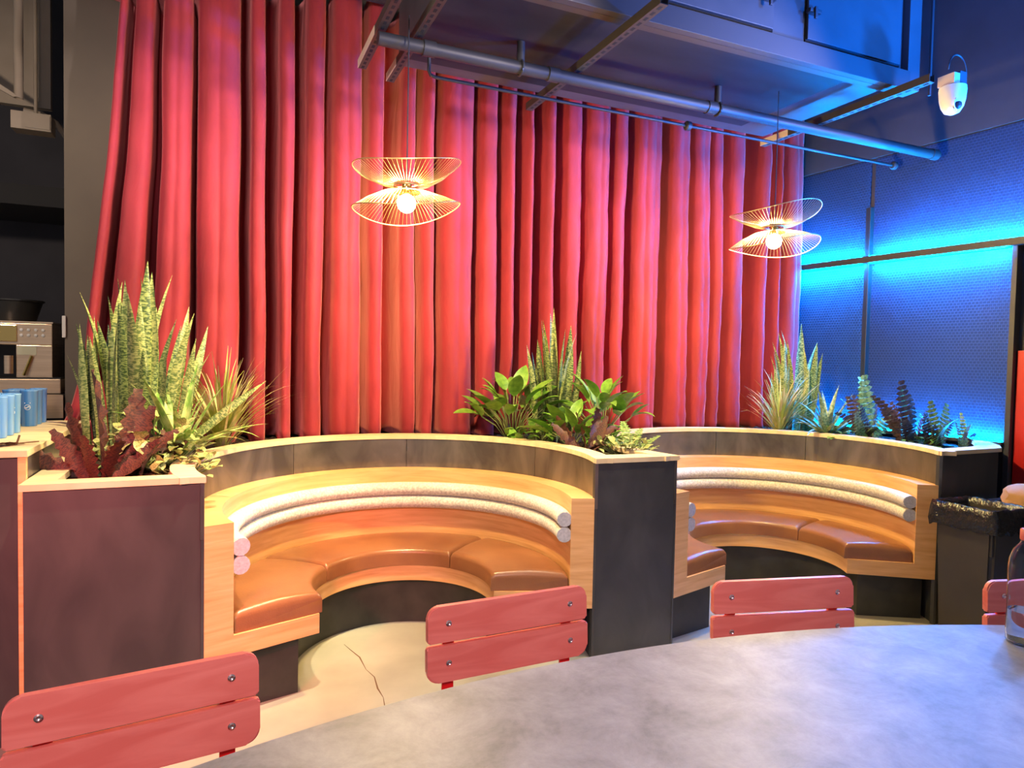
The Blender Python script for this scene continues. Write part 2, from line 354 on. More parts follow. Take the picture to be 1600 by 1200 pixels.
def booth(c, R, rb, r, a0, a1, rf, label, seams):
    t = empty('curved_booth_bench', (c[0], c[1], 0)); tag(t, label, 'bench', 'curved booth benches')
    o0 = (0, 0)
    da = math.degrees(0.06 / 0.65)
    bm = bmesh.new(); sweep(bm, o0, rect(r + 0.075, R - 0.03, 0, ZB), a0 + da, a1 - da, 56, rf); obj('plinth', bm, M_base, t, True, 40)
    bm = bmesh.new(); sweep(bm, o0, rect(r, rb, ZB, ZS), a0, a1, 56, rf); obj('seat', bm, M_wood, t, True, 40)
    bm = bmesh.new(); sweep(bm, o0, rect(rb, R, ZB, ZW), a0, a1, 56, rf); bo = obj('backrest', bm, M_wood, t, True, 40)
    for zc in (0.678, 0.604):
        bm = bmesh.new(); n = 60
        cir = [(rb - 0.030 + 0.037 * math.cos(2 * PI * k / 14), zc + 0.037 * math.sin(2 * PI * k / 14)) for k in range(14)]
        sweep(bm, o0, cir, a0 + 0.6, a1 - 0.6, n, rf); b = obj('bolster', bm, M_felt, t, True, 50)
        for aa, da2 in ((a0 + 0.6, -0.3), (a1 - 0.6, 0.3)):
            bm = bmesh.new(); cir2 = [(rb - 0.030 + 0.0355 * math.cos(2 * PI * k / 14), zc + 0.0355 * math.sin(2 * PI * k / 14)) for k in range(14)]
            sweep(bm, o0, cir2, aa + da2, aa, 1, rf); obj('end_cap', bm, M_felt2, b)
    m = len(seams) + 1; ed = [a0] + seams + [a1]
    for i in range(m):
        bm = bmesh.new(); g = 0.10
        sweep(bm, o0, rect(R, R + 0.015, ZW - 0.05, ZL), ed[i] + (g if i else 0), ed[i + 1] - (g if i < m - 1 else 0), 24, rf); obj('steel_panel', bm, M_band, t, True, 40)
    bm = bmesh.new(); sweep(bm, o0, rect(R - 0.006, R + 0.085, ZL, ZT), a0 + 0.3, a1 - 0.3, 60, rf); obj('ledge', bm, M_ledge, t, True, 40)
    bm = bmesh.new(); sweep(bm, o0, rect(R + 0.001, R + 0.012, 0, ZW - 0.051), a0, a1, 56, rf); obj('rear_panel', bm, M_steel, t, True, 40)
    return t
booth(LC, 0.893, 0.783, 0.423, -19.8, 198.8, rf_none, 'curved maple booth bench on the left with three cushions under the first pendant', [22, 75, 118])
booth(RC, 0.905, 0.797, 0.449, -34.5, 196.2, rf_right, 'curved maple booth bench on the right, next to the waste bins', [30, 68, 120])
cushion(LC, 0.408, 0.775, 140.4, 197.9, rf_none, 'brown leather cushion at the left end of the left booth')
cushion(LC, 0.408, 0.775, 40.4, 139.6, rf_none, 'long middle brown leather cushion along the back of the left booth')
cushion(LC, 0.408, 0.775, -19.0, 39.6, rf_none, 'brown leather cushion at the right end of the left booth')
cushion(RC, 0.434, 0.789, 142.4, 195.3, rf_right, 'brown leather cushion at the left end of the right booth')
cushion(RC, 0.434, 0.789, 19.4, 141.6, rf_right, 'long middle brown leather cushion along the back of the right booth')
cushion(RC, 0.434, 0.789, -33.7, 18.6, rf_right, 'bluish-lit brown leather cushion at the right end of the right booth')

# ------------------------------------------------------------------ planters
def pol(c, R, a, rf=rf_none): return (c[0] + (R + rf(a)) * math.cos(R_(a)), c[1] + (R + rf(a)) * math.sin(R_(a)))
def soil(parent, x0, x1, y0, y1, ok, z=0.928, amp=0.030, d=0.022):
    vs, fs, idx = [], [], {}
    def vid(i, j):
        if (i, j) not in idx:
            x, y = x0 + i * d, y0 + j * d
            idx[(i, j)] = len(vs); vs.append((x, y, z + amp * (noise.noise((x * 14, y * 14, 0)) * 0.6 + noise.noise((x * 45, y * 45, 3)) * 0.5)))
        return idx[(i, j)]
    for i in range(int((x1 - x0) / d)):
        for j in range(int((y1 - y0) / d)):
            if ok(x0 + (i + .5) * d, y0 + (j + .5) * d): fs.append((vid(i, j), vid(i + 1, j), vid(i + 1, j + 1), vid(i, j + 1)))
    o = raw('soil', vs, fs, M_soil, None); o['kind'] = 'stuff'
    rel(o, parent); return o
def outside(c, R): return lambda x, y: math.hypot(x - c[0], y - c[1]) > R
oL, oR = outside(LC, 0.93), outside(RC, 0.94)
A = pol(LC, 0.893, 198.8); C_ = pol(LC, 0.893, -19.8); D = pol(RC, 0.905, 196.2, rf_right); G = pol(RC, 0.905, -34.5)

# left planter
p = empty('planter', (-0.34, 2.80, 0)); tag(p, 'dark steel planter at the left, holding bronze, snake and grass plants', 'planter', 'built-in planters')
rel(box('front_panel', -0.612, A[0] + 0.0, A[1], A[1] + 0.02, 0, ZL, M_steel, bev=0.002), p)
rel(box('side_panel', -0.612, -0.592, A[1] + 0.02, 4.05, 0, ZL, M_steel), p)
bm = bmesh.new(); prism(bm, [(-0.622, A[1] - 0.012), (A[0] + 0.006, A[1] - 0.012), pol(LC, 0.89, 196), pol(LC, 0.97, 196), (A[0] - 0.10, A[1] + 0.075), (-0.525, A[1] + 0.075), (-0.525, 4.05), (-0.622, 4.05)], ZL, ZT - 0.001)
rel(obj('ledge', bm, M_ledge), p)
soil(p, -0.60, 0.75, A[1] + 0.03, 4.34, lambda x, y: oL(x, y) and (y < 4.36))
# centre planter
p2 = empty('planter', (1.88, 2.80, 0)); tag(p2, 'dark steel planter block between the two booths, full of lilies', 'planter', 'built-in planters')
rel(box('lock_plate', 1.765, 1.780, C_[1] - 0.006, C_[1] + 0.001, 0.565, 0.61, M_strut), p2)
bm = bmesh.new(); prism(bm, [(C_[0], C_[1]), (D[0], D[1]), (D[0], D[1] + 0.02), (C_[0], C_[1] + 0.02)], 0, ZL); rel(obj('front_panel', bm, M_steel), p2)
bm = bmesh.new(); prism(bm, [(C_[0] - 0.004, C_[1] - 0.012), (D[0] + 0.006, D[1] - 0.012), pol(RC, 0.90, 193, rf_right), pol(RC, 0.985, 190, rf_right), (D[0] - 0.13, D[1] + 0.10), (C_[0] + 0.12, C_[1] + 0.10), pol(LC, 0.97, -16), pol(LC, 0.89, -17)], ZL, ZT - 0.001)
rel(obj('ledge', bm, M_ledge), p2)
soil(p2, 0.75, 2.95, C_[1] + 0.04, 4.34, lambda x, y: oL(x, y) and oR(x, y) and y < 4.36)
# right planter
p3 = empty('planter', (4.0, 2.6, 0)); tag(p3, 'dark steel planter at the right beside the lit mesh wall', 'planter', 'built-in planters')
GX = 4.20
bm = bmesh.new(); prism(bm, [G, (GX, G[1] + 0.012), (GX, G[1] + 0.035), (G[0], G[1] + 0.02)], 0, ZL); rel(obj('front_panel', bm, M_steel), p3)
rel(box('side_panel', GX - 0.02, GX, G[1] + 0.036, 2.85, 0, ZL, M_steel), p3)
bm = bmesh.new(); prism(bm, [(G[0] - 0.004, G[1] - 0.012), (GX + 0.01, G[1]), (GX + 0.14, G[1] + 0.09), (GX + 0.29, 2.70), (GX + 0.28, 2.80), (GX + 0.04, G[1] + 0.16), (GX - 0.10, G[1] + 0.10), (G[0] + 0.17, G[1] + 0.09), pol(RC, 0.985, -30), pol(RC, 0.90, -32)], ZL, ZT - 0.001)
rel(obj('ledge', bm, M_ledge), p3)
soil(p3, 2.93, 4.44, G[1] + 0.04, 4.34, lambda x, y: oR(x, y) and y < 4.36 and x < 4.46 - 0.0 * y and (x < GX or y > 2.62))
struct(box('wall_column', -0.779, -0.36, 4.42, 4.615, 0, 4.4, M_column), 'olive brown column at the left end of the drape')
struct(box('trim_1', -0.35, 4.34, 4.02, 4.615, 0.86, 0.905, M_black), 'black deck below the drape behind the planters')

# ------------------------------------------------------------------ red drape
VAL = [(-0.443, -0.42), (-0.31, -0.277), (-0.126, -0.107), (0.116, 0.163), (0.249, 0.315), (0.403, 0.471), (0.58, 0.61), (0.791, 0.822), (0.927, 1.031), (1.128, 1.165), (1.257, 1.303), (1.519, 1.559), (1.675, 1.725), (1.808, 1.874), (1.94, 2.016), (2.098, 2.167), (2.297, 2.327), (2.528, 2.555), (2.677, 2.731), (2.963, 3.031), (3.216, 3.245), (3.412, 3.436), (3.534, 3.615), (3.747, 3.901), (3.999, 4.079), (4.126, 4.173)]
def drape():
    rnd = random.Random(3)
    prof = []   # (x, y, ridge?)
    edges = [-0.478] + [v + (-0.007 if q == 0 else 0.007) for ab in VAL for q, v in enumerate(ab)] + [4.34]
    for i in range(0, len(edges) - 1):
        a, b = edges[i], edges[i + 1]
        if i % 2 == 0:
            n = max(12, int((b - a) / 0.008)); amp = 0.070 + 0.16 * min(0.3, b - a); k = max(1, round((b - a) / 0.085)); ph = rnd.random() * 6
            for j in range(n):
                t = j / n; s = max(0.0, math.sin(PI * t)) ** 0.28
                cr = 0.013 * (abs(math.sin(PI * k * t + (0 if k > 1 else ph))) - 0.5) * s if k > 1 else 0.004 * math.sin(6 * t + ph) * s
                prof.append((a + (b - a) * t, -amp * s - cr))
        else:
            dp = 0.24 + 0.6 * min(0.08, b - a) + 0.02 * rnd.random()
            n = 9
            for j in range(n):
                t = j / n; s = math.sin(PI * t) ** 0.4 if t > 0 else 0
                prof.append(((a + b) / 2 + (b - a) * (t - 0.5) * (1 + 0.35 * s), dp * s))
    prof.append((4.34, 0.0))
    NR = 46; z0, z1 = 0.932, 3.60
    vs, fs = [], []
    flz = [(3.4, 0), (3.29, 0), (2.45, -0.06), (1.39, -0.18), (1.12, -0.245), (0.95, -0.33)]
    def flare(z):
        for (za, fa), (zb, fb) in zip(flz, flz[1:]):
            if za >= z >= zb: return fa + (fb - fa) * (za - z) / (za - zb)
        return flz[-1][1]
    for r in range(NR + 1):
        t = r / NR; z = z0 + (z1 - z0) * t; d = 1 - t
        for x, y in prof:
            wgt = min(1, max(0, 1 - (x + 0.478) / 0.45)) ** 1.5
            X = x + flare(z) * wgt
            X += d * 0.030 * noise.noise((x * 4.0, z * 0.7, 1.5)) + 0.010 * noise.noise((x * 9.0, z * 1.6, 7.1))
            am = 0.92 + 0.22 * d
            crease = 0.012 * noise.noise((x * 9 + 3 * z, z * 7 - x * 2, 2.2)) + 0.016 * max(0, 0.25 - t) / 0.25 * noise.noise((x * 22, z * 14, 4.0))
            Y = 4.19 + y * am + crease + 0.02 * noise.noise((x * 2, z * 0.8, 9))
            zz = z if r else z + 0.006 * math.sin(x * 40)
            vs.append((X, min(Y, 4.41 if X < -0.3 else 4.60), zz))
    n = len(prof)
    for r in range(NR):
        for i in range(n - 1): fs.append((r * n + i, r * n + i + 1, (r + 1) * n + i + 1, (r + 1) * n + i))
    root = empty('velvet_drape', (1.9, 4.2, 0.95)); tag(root, 'full height crushed red velvet drape hanging in deep folds', 'curtain')
    o = raw('cloth', vs, fs, M_velvet, None, True); rel(o, root)
    md = o.modifiers.new('thick', 'SOLIDIFY'); md.thickness = 0.004; md.offset = 1
    bm = bmesh.new(); tube(bm, [(-0.60, 4.02, 3.56), (4.36, 4.02, 3.56)], 0.055, 14); rel(obj('track', bm, M_ductdark, None, True, 40), root)
drape()

# ------------------------------------------------------------------ pendant lamps
def pendant(c, zc, label, tilt, top):
    t = empty('pendant_lamp', (c[0], c[1], zc)); tag(t, label, 'lamp', 'wire disc pendant lamps')
    for sgn, nm in ((1, 'upper_shade'), (-1, 'lower_shade')):
        bm = bmesh.new(); nW = 72; Ro = 0.245
        def P(a, s):
            r = 0.055 + (Ro - 0.055) * s
            wob = 0.022 * math.cos(2 * a + tilt) + 0.020 * math.cos(a + tilt * 0.5)
            zz = sgn * (0.012 + (0.088 if sgn < 0 else 0.078) * s ** 1.7) + wob * s * s
            return Vector((r * math.cos(a), r * math.sin(a), zz))
        for k in range(nW):
            a = 2 * PI * k / nW
            tube(bm, [P(a, s) for s in (0, 0.33, 0.66, 1)], 0.0009, 3, False)
        for s, rr in ((1, 0.0028), (0.0, 0.004)):
            ring = [P(2 * PI * k / 72, s) for k in range(73)]; tube(bm, ring, rr, 5, False)
        obj(nm, bm, M_wire, t, True)
    bm = bmesh.new(); lathe(bm, [(0.014, 0.03), (0.022, 0.025), (0.024, -0.02), (0.018, -0.03)], 16); obj('socket', bm, M_brass, t, True, 40)
    bm = bmesh.new(); lathe(bm, [(0.024, -0.004), (0.058, -0.016), (0.060, -0.020), (0.056, -0.019), (0.024, -0.008)], 28, None, False); obj('uplight_stop', bm, M_brass, t, True, 40)  # cap added to block the bulb's upward light
    bm = bmesh.new(); bmesh.ops.create_uvsphere(bm, u_segments=20, v_segments=12, radius=0.042, matrix=T(0, 0, -0.068)); obj('bulb', bm, M_bulb, t, True)
    bm = bmesh.new(); tube(bm, [(0, 0, 0.03), (0, 0, top - zc)], 0.003, 6); obj('cord', bm, M_black, t)
pendant((0.79, 3.06), 2.205, 'wire disc pendant lamp with glowing bulb over the left booth', 0.4, 2.985)
pendant((2.915, 2.97), 2.205, 'wire disc pendant lamp with glowing bulb over the right booth', 2.4, 2.985)

# ------------------------------------------------------------------ table and bottle
def table():
    t = empty('communal_table', (0.82, 0.7, 0)); tag(t, 'large boat-shaped grey stone-look table in the foreground', 'table')
    Rr = 2.95; pts = []
    for k in range(41):
        x = 2.62 - 3.6 * k / 40; pts.append((x, 1.365 - Rr + math.sqrt(Rr * Rr - (x - 0.82) ** 2)))
    for k in range(41):
        x = -0.98 + 3.6 * k / 40; pts.append((x, 0.04 + Rr - math.sqrt(Rr * Rr - (x - 0.82) ** 2)))
    bm = bmesh.new(); prism(bm, pts, 0.722, 0.730); rel(obj('table_top', bm, M_table), t)
    bm = bmesh.new(); prism(bm, [(0.82 + (x - 0.82) * 0.997, 0.7 + (y - 0.7) * 0.994) for x, y in pts], 0.69, 0.7215); rel(obj('top_core', bm, M_tedge), t)
    for x in (0.0, 1.6):
        bm = bmesh.new(); lathe(bm, [(0.26, 0.0), (0.26, 0.015), (0.05, 0.03), (0.045, 0.66), (0.12, 0.69)], 24, T(x, 0.7, 0)); rel(obj('pedestal', bm, M_black, None, True, 35), t)
table()
def bottle():
    x, y = 1.896, 1.035
    t = empty('water_bottle', (x, y, 0.7305)); tag(t, 'clear plastic water bottle standing on the table at the right edge', 'bottle')
    prof = [(0.001, 0.004), (0.030, 0.0), (0.037, 0.006), (0.038, 0.03), (0.037, 0.10), (0.038, 0.19), (0.036, 0.215), (0.028, 0.240), (0.016, 0.256), (0.0135, 0.262), (0.0135, 0.285)]
    inner = [(r - 0.0012 if r > 0.01 else 0.001, z + (0.0015 if z < 0.02 else 0)) for r, z in prof]
    bm = bmesh.new(); lathe(bm, prof + inner[::-1], 32, None, False); obj('shell', bm, M_glass, t, True)
    bm = bmesh.new(); lathe(bm, [(0.001, 0.008), (0.0345, 0.008), (0.0355, 0.03), (0.0352, 0.085), (0.001, 0.085)], 32); obj('water', bm, M_water, t, True, 40)
    bm = bmesh.new(); lathe(bm, [(0.0145, 0.266), (0.0155, 0.268), (0.0155, 0.292), (0.013, 0.295), (0.001, 0.295)], 24); obj('cap', bm, M_slat, t, True, 40)
bottle()

# ------------------------------------------------------------------ red chairs
def slat_mesh(w_, h_, top):
    r = 0.028; n = 6; hw = w_ / 2; pts = []
    def corner(cx, cz, a0, rr):
        for k in range(n + 1):
            a = a0 + PI / 2 * k / n; pts.append((cx + rr * math.cos(a), cz + rr * math.sin(a)))
    rt, rb_ = (r, 0.006) if top else (0.006, r)
    corner(hw - rt, h_ - rt, 0, rt); corner(-hw + rt, h_ - rt, PI / 2, rt); corner(-hw + rb_, rb_, PI, rb_); corner(hw - rb_, rb_, 1.5 * PI, rb_)
    bm = bmesh.new(); m = Matrix(((1, 0, 0, 0), (0, 0, 1, 0), (0, 1, 0, 0), (0, 0, 0, 1)))
    prism(bm, pts, -0.009, 0.009, m)
    es = [e for e in bm.edges if len(e.link_faces) == 2 and any(len(f.verts) > 8 for f in e.link_faces)]
    bmesh.ops.bevel(bm, geom=es, offset=0.0035, segments=2, affect='EDGES')
    return bm
def chair(cx, cy, rz, label, w_=0.44):
    t = empty('slatted_chair', (cx, cy, 0), rz); tag(t, label, 'chair', 'red slatted chairs around the table')
    lean = R_(7); hs = 0.089
    zb = 0.82 - 2 * hs - 0.008
    def lean_m(z0): return T(0, 0, 0)
    for i, z0 in enumerate((zb, zb + hs + 0.008)):
        bm = slat_mesh(w_ - (0 if i == 0 else 0.004), hs, i == 1)
        s = obj('back_slat', bm, M_slat, t, True, 30); s.location = (0, (z0 - 0.45) * 0.0 + (0.006 if i else 0), z0); s.rotation_euler = (-R_(3), 0, 0)
        for sx in (-1, 1):
            bm = bmesh.new(); lathe(bm, [(0.0075, 0.0), (0.0075, 0.002), (0.0045, 0.0032), (0.002, 0.0012), (0.001, 0.001)], 14, Matrix.Rotation(PI / 2, 4, 'X'))
            k = obj('screw', bm, M_screw, s, True, 40); k.location = (sx * (w_ / 2 - 0.055), -0.009, hs * 0.52)
    for sx in (-1, 1):
        x = sx * (w_ / 2 - 0.060)
        bm = bmesh.new(); bx(bm, x - 0.015, x + 0.015, 0.011, 0.018, zb - 0.20, 0.80, 0.001); bx(bm, x - 0.015, x + 0.015, 0.011, 0.018, 0, zb - 0.19, 0.001)
        obj('rear_leg', bm, M_red, t)
        bm = bmesh.new(); bx(bm, x - 0.015, x + 0.015, -0.385, -0.378, 0, 0.43, 0.001); obj('front_leg', bm, M_red, t)
        bm = bmesh.new(); bx(bm, x - 0.015, x + 0.015, -0.378, 0.011, 0.424, 0.431, 0.001); obj('seat_rail', bm, M_red, t)
    for k in range(5):
        y = -0.36 + k * 0.078; bm = bmesh.new(); bx(bm, -w_ / 2 + 0.01, w_ / 2 - 0.01, y - 0.034, y + 0.034, 0.4315, 0.449, 0.004); obj('seat_slat', bm, M_slat, t)
chair(-0.132, 1.431, R_(7.2), 'red slatted wooden chair at the lower left corner of the picture', 0.43)
chair(0.697, 1.570, R_(2.0), 'pink-red slatted chair in front of the left booth opening', 0.456)
chair(1.484, 1.425, R_(-13), 'red slatted wooden chair in front of the right booth', 0.442)
chair(2.235, 1.150, R_(-14.5), 'red slatted chair behind the water bottle at the right edge', 0.43)

# ------------------------------------------------------------------ bar counter, cups, coffee machine
bc = empty('bar_counter', (-0.8, 3.4, 0)); tag(bc, 'raised bar counter with pale wood top at the far left edge', 'counter')
rel(box('counter_top', -1.25, -0.622, 2.88, 4.08, 1.050, 1.075, M_ledge, bev=0.002), bc)
rel(box('end_post', -0.652, -0.628, 2.885, 2.91, 0, 1.049, M_wood), bc)
rel(box('front_panel', -1.25, -0.654, 2.90, 2.92, 0, 1.049, M_steel), bc)
rel(box('side_panel', -0.652, -0.6275, 2.912, 4.05, 0.0, 1.049, M_band), bc)
def cup_mesh():
    bm = bmesh.new(); lathe(bm, [(0.001, 0.0), (0.029, 0.0), (0.031, 0.004), (0.0345, 0.160), (0.0355, 0.163), (0.0355, 0.169), (0.033, 0.169), (0.0295, 0.01), (0.001, 0.008)], 24)
    bmesh.ops.recalc_face_normals(bm, faces=bm.faces); me = bpy.data.meshes.new('tumbler'); bm.to_mesh(me); bm.free(); return me
def emblem_mesh():
    bm = bmesh.new()
    def on(a, z): rr = 0.0335 + 0.0035 * (z - 0.085) / 0.16 + 0.0002; return (rr * math.cos(a), rr * math.sin(a), z)
    n = 20
    for r0, r1, z_ in ((0.0125, 0.0105, 0.09),):
        ri = [bm.verts.new(on(r1 * math.cos(2 * PI * k / n) / 0.0335, z_ + r1 * math.sin(2 * PI * k / n))) for k in range(n)]
        ro = [bm.verts.new(on(r0 * math.cos(2 * PI * k / n) / 0.0335, z_ + r0 * math.sin(2 * PI * k / n))) for k in range(n)]
        for k in range(n): bm.faces.new((ro[k], ro[(k + 1) % n], ri[(k + 1) % n], ri[k]))
    a_ = []; b_ = []
    for k in range(9):
        u = -1 + 2 * k / 8; dz = 0.0035 * math.sin(u * PI)
        a_.append(bm.verts.new(on(0.009 * u / 0.0335, 0.09 + dz + 0.0022))); b_.append(bm.verts.new(on(0.009 * u / 0.0335, 0.09 + dz - 0.0022)))
    for k in range(8): bm.faces.new((a_[k], a_[k + 1], b_[k + 1], b_[k]))
    q = [bm.verts.new(on(a / 0.0335, z)) for a, z in ((-0.012, 0.108), (0.012, 0.108), (0.012, 0.112), (-0.012, 0.112))]; bm.faces.new(q)
    me = bpy.data.meshes.new('emblem'); bm.to_mesh(me); bm.free(); return me
cm, em = cup_mesh(), emblem_mesh()
cups = [(-0.812, 3.30, 'f'), (-0.812, 3.40, 'f'), (-0.812, 3.50, 'f'), (-0.890, 3.35, 'f'), (-0.890, 3.45, 'f'), (-0.890, 3.55, 'f'), (-0.812, 3.80, 'b'), (-0.812, 3.89, 'b'), (-0.812, 3.98, 'b'), (-0.890, 3.84, 'b'), (-0.890, 3.93, 'b')]
ORD = ['first', 'second', 'third']
for ci, (x, y, g) in enumerate(cups):
    o = link('tumbler', cm, M_cup, None, True); o.location = (x, y, 1.0755)
    nf = sum(1 for q in cups[:ci] if q[2] == g and abs(q[0] - x) < 0.01); row = 'front row' if x > -0.85 else 'rear row'
    tag(o, 'tall blue tumbler, %s in the %s of the %s cluster on the bar' % (ORD[nf], row, 'nearer' if g == 'f' else 'farther'), 'cup', 'nearer blue tumblers' if g == 'f' else 'farther blue tumblers')
    e = link('emblem', em, M_emblem, o); e.rotation_euler = (0, 0, R_(-80 + random.uniform(-12, 12)))
    e['label'] = 'white round emblem'
bm = bmesh.new()
for k in range(9):
    a = random.uniform(0, 6.28); x = -0.715 + random.uniform(-0.03, 0.03); y = 3.02 + random.uniform(-0.04, 0.05); l = 0.03
    vs = [bm.verts.new((x + l * math.cos(a + q) * s, y + l * math.sin(a + q) * s, 1.0765 + 0.012 * random.random())) for q, s in ((0, 1), (1.5, .5), (3.1, 1), (4.7, .5))]
    bm.faces.new(vs)
tube(bm, [(-0.69, 3.04, 1.079), (-0.685, 3.06, 1.11)], 0.004, 6); tube(bm, [(-0.72, 3.03, 1.080), (-0.63, 3.09, 1.082)], 0.0025, 5)
tag(obj('dried_leaf', bm, M_dry), 'small withered brown leaf scrap lying on the bar counter', 'leaf')

def machine():
    y0, y1 = 4.55, 5.0; xa, xb = -1.45, -0.862
    t = empty('coffee_machine', (-1.1, 4.75, 0)); tag(t, 'steel and brass coffee machine behind the bar at the far left', 'coffee machine')
    rel(box('upper_housing', xa, xb, y0, y1, 1.46, 1.582, M_inox, bev=0.004), t)
    rel(box('side_column', xb - 0.17, xb, y0, y1, 1.275, 1.459, M_inox, bev=0.003), t)
    rel(box('back_panel', xa, xb - 0.171, y1 - 0.1, y1, 1.275, 1.459, M_black), t)
    rel(box('brass_fascia', xa, xb - 0.165, y0 - 0.012, y0 - 0.001, 1.478, 1.57, M_brass, bev=0.003), t)
    rel(box('top_rim', xa, xb + 0.004, y0 - 0.005, y1, 1.583, 1.592, M_inox), t)
    rel(box('drip_tray', xb - 0.30, xb + 0.05, y0 - 0.06, y1, 1.19, 1.272, M_inox, bev=0.004), t)
    rel(box('drip_grille', xb - 0.30, xb + 0.05, y0 - 0.06, y0 + 0.2, 1.2725, 1.280, M_black), t)
    rel(box('sticker', xb - 0.165, xb - 0.075, y0 - 0.003, y0 - 0.0005, 1.405, 1.452, M_sticker), t)
    for i in range(4):
        for j in range(2):
            bm = bmesh.new(); lathe(bm, [(0.0085, 0), (0.0085, 0.004), (0.005, 0.006), (0.001, 0.006)], 10, T(xb - 0.145 + 0.034 * i, y0 - 0.001, 1.515 + 0.03 * j) @ Matrix.Rotation(PI / 2, 4, 'X')); rel(obj('button', bm, M_white, None, True, 40), t)
    bm = bmesh.new(); tube(bm, [(xb - 0.20, y0 - 0.02, 1.40), (xb - 0.20, y0 - 0.02, 1.30)], 0.022, 12); rel(obj('portafilter', bm, M_inox, None, True, 40), t)
    bm = bmesh.new(); tube(bm, [(xb - 0.095, y0 - 0.015, 1.40), (xb - 0.13, y0 - 0.03, 1.29)], 0.008, 8); rel(obj('steam_wand', bm, M_brass, None, True, 40), t)
machine()
bm = bmesh.new(); lathe(bm, [(0.10, 0.0), (0.135, 0.115), (0.145, 0.118), (0.145, 0.126), (0.130, 0.126), (0.095, 0.01)], 28, T(-1.08, 4.74, 1.5925)); tag(obj('black_tub', bm, M_black, None, True, 40), 'round black plastic tub on top of the coffee machine', 'tub')
bs = empty('back_counter', (-1.3, 4.7, 0)); tag(bs, 'dark work counter under the coffee machine', 'counter')
rel(box('worktop', -2.6, -0.785, 4.42, 5.55, 1.15, 1.188, M_black, bev=0.003), bs); rel(box('cabinet', -2.6, -0.79, 4.46, 5.55, 0, 1.149, M_bin), bs)
rel(box('shelf_lip', -2.6, -0.785, 4.40, 4.42, 1.06, 1.188, M_inox), bs)
tag(box('switch_plate', -0.790, -0.772, 4.405, 4.419, 1.505, 1.625, M_white, bev=0.003), 'pale narrow switch plate on the column edge beside the coffee machine', 'switch')

# upper left conduits
def pipe_thing(name, pts, r, m, label, cat, group=None, n=12):
    bm = bmesh.new(); tube(bm, pts, r, n); return tag(obj(name, bm, m, None, True, 40), label, cat, group)
M_cond = mat('tan_painted_conduit', (0.26, 0.21, 0.16), 0.5, col2=(0.33, 0.27, 0.21), nscale=3)
pipe_thing('conduit', [(-1.045, 4.7, 4.39), (-1.045, 4.7, 2.86), (-1.30, 4.62, 2.99)], 0.024, M_cond, 'thick tan vertical conduit with a bent foot at the top left corner', 'pipe', 'conduits above the bar')
pipe_thing('conduit', [(-0.985, 4.8, 4.39), (-0.985, 4.8, 2.80)], 0.010, M_cond, 'thin tan vertical conduit running into the junction box', 'pipe', 'conduits above the bar')
tag(box('wall_channel', -1.20, -0.94, 4.95, 5.0, 2.90, 4.39, M_cond), 'wide tan metal channel behind the vertical conduits', 'channel')
jb = empty('junction_box', (-1.0, 4.75, 2.7)); tag(jb, 'tan junction box at the foot of the conduits, top left', 'junction box')
rel(box('box_body', -1.09, -0.895, 4.72, 4.84, 2.70, 2.80, M_cond, bev=0.003), jb); rel(box('cover', -1.02, -0.90, 4.715, 4.7195, 2.71, 2.79, M_cond), jb)
pipe_thing('bent_conduit', [(-1.06, 4.88, 2.85), (-0.97, 4.88, 2.84), (-0.90, 4.88, 2.80), (-0.83, 4.88, 2.70), (-0.80, 4.88, 2.60)], 0.017, M_cond, 'bent tan conduit elbow to the right of the junction box', 'pipe', 'conduits above the bar')
tag(box('bar_canopy', -2.8, -0.785, 4.9, 5.55, 2.30, 2.42, M_ceil), 'dark canopy hanging over the bar at the far left', 'canopy')

# ------------------------------------------------------------------ overhead duct, struts, pipes, camera
du = empty('overhead_air_unit', (2.2, 3.0, 3.0)); tag(du, 'long blue-lit overhead air unit with access doors hanging above the booths', 'air unit')
rel(box('casing', 0.90, 3.50, 2.66, 3.70, 3.03, 4.30, M_duct), du)
M_pan = mat('dark_duct_pan', (0.012, 0.013, 0.017), 0.6, 0.0, spec=0.2, col2=(0.022, 0.023, 0.028), nscale=2, scale=(1, 3, 1))
rel(box('bottom_pan', 0.90, 3.17, 2.70, 3.55, 3.005, 3.029, M_pan, bev=0.004), du)
rel(box('front_rail', 1.10, 3.52, 2.615, 2.655, 2.975, 3.075, M_ductdark, bev=0.002), du)
rel(box('rail_flange', 1.10, 3.52, 2.656, 2.70, 2.975, 2.983, M_strut), du)
rel(box('corner_post', 3.505, 3.60, 2.62, 2.72, 2.98, 4.30, M_duct, bev=0.003), du)
for x0, x1 in ((1.45, 2.545), (2.775, 3.47)):
    dd = rel(box('access_door', x0, x1, 2.642, 2.658, 3.112, 4.0, M_duct, bev=0.003), du)
    bm = bmesh.new()
    xh = x1 - 0.06 if x0 < 2 else x0 + 0.01
    bx(bm, xh - 0.03, xh + 0.05, 2.61, 2.641, 3.235, 3.255, 0.004); bx(bm, xh - 0.005, xh + 0.012, 2.60, 2.612, 3.20, 3.26, 0.003); o = obj('latch', bm, M_ductdark); o.parent = dd; o.matrix_parent_inverse = dd.matrix_world.inverted(); o.matrix_parent_inverse = Matrix.Translation(-du.location) if False else o.matrix_parent_inverse
    for (a, b, c, d) in ((x0 - 0.006, x0, 3.106, 4.0), (x1, x1 + 0.006, 3.106, 4.0), (x0 - 0.006, x1 + 0.006, 3.104, 3.112)):
        rel(box('door_seam', a, b, 2.655, 2.6598, c, d, M_hole), du)
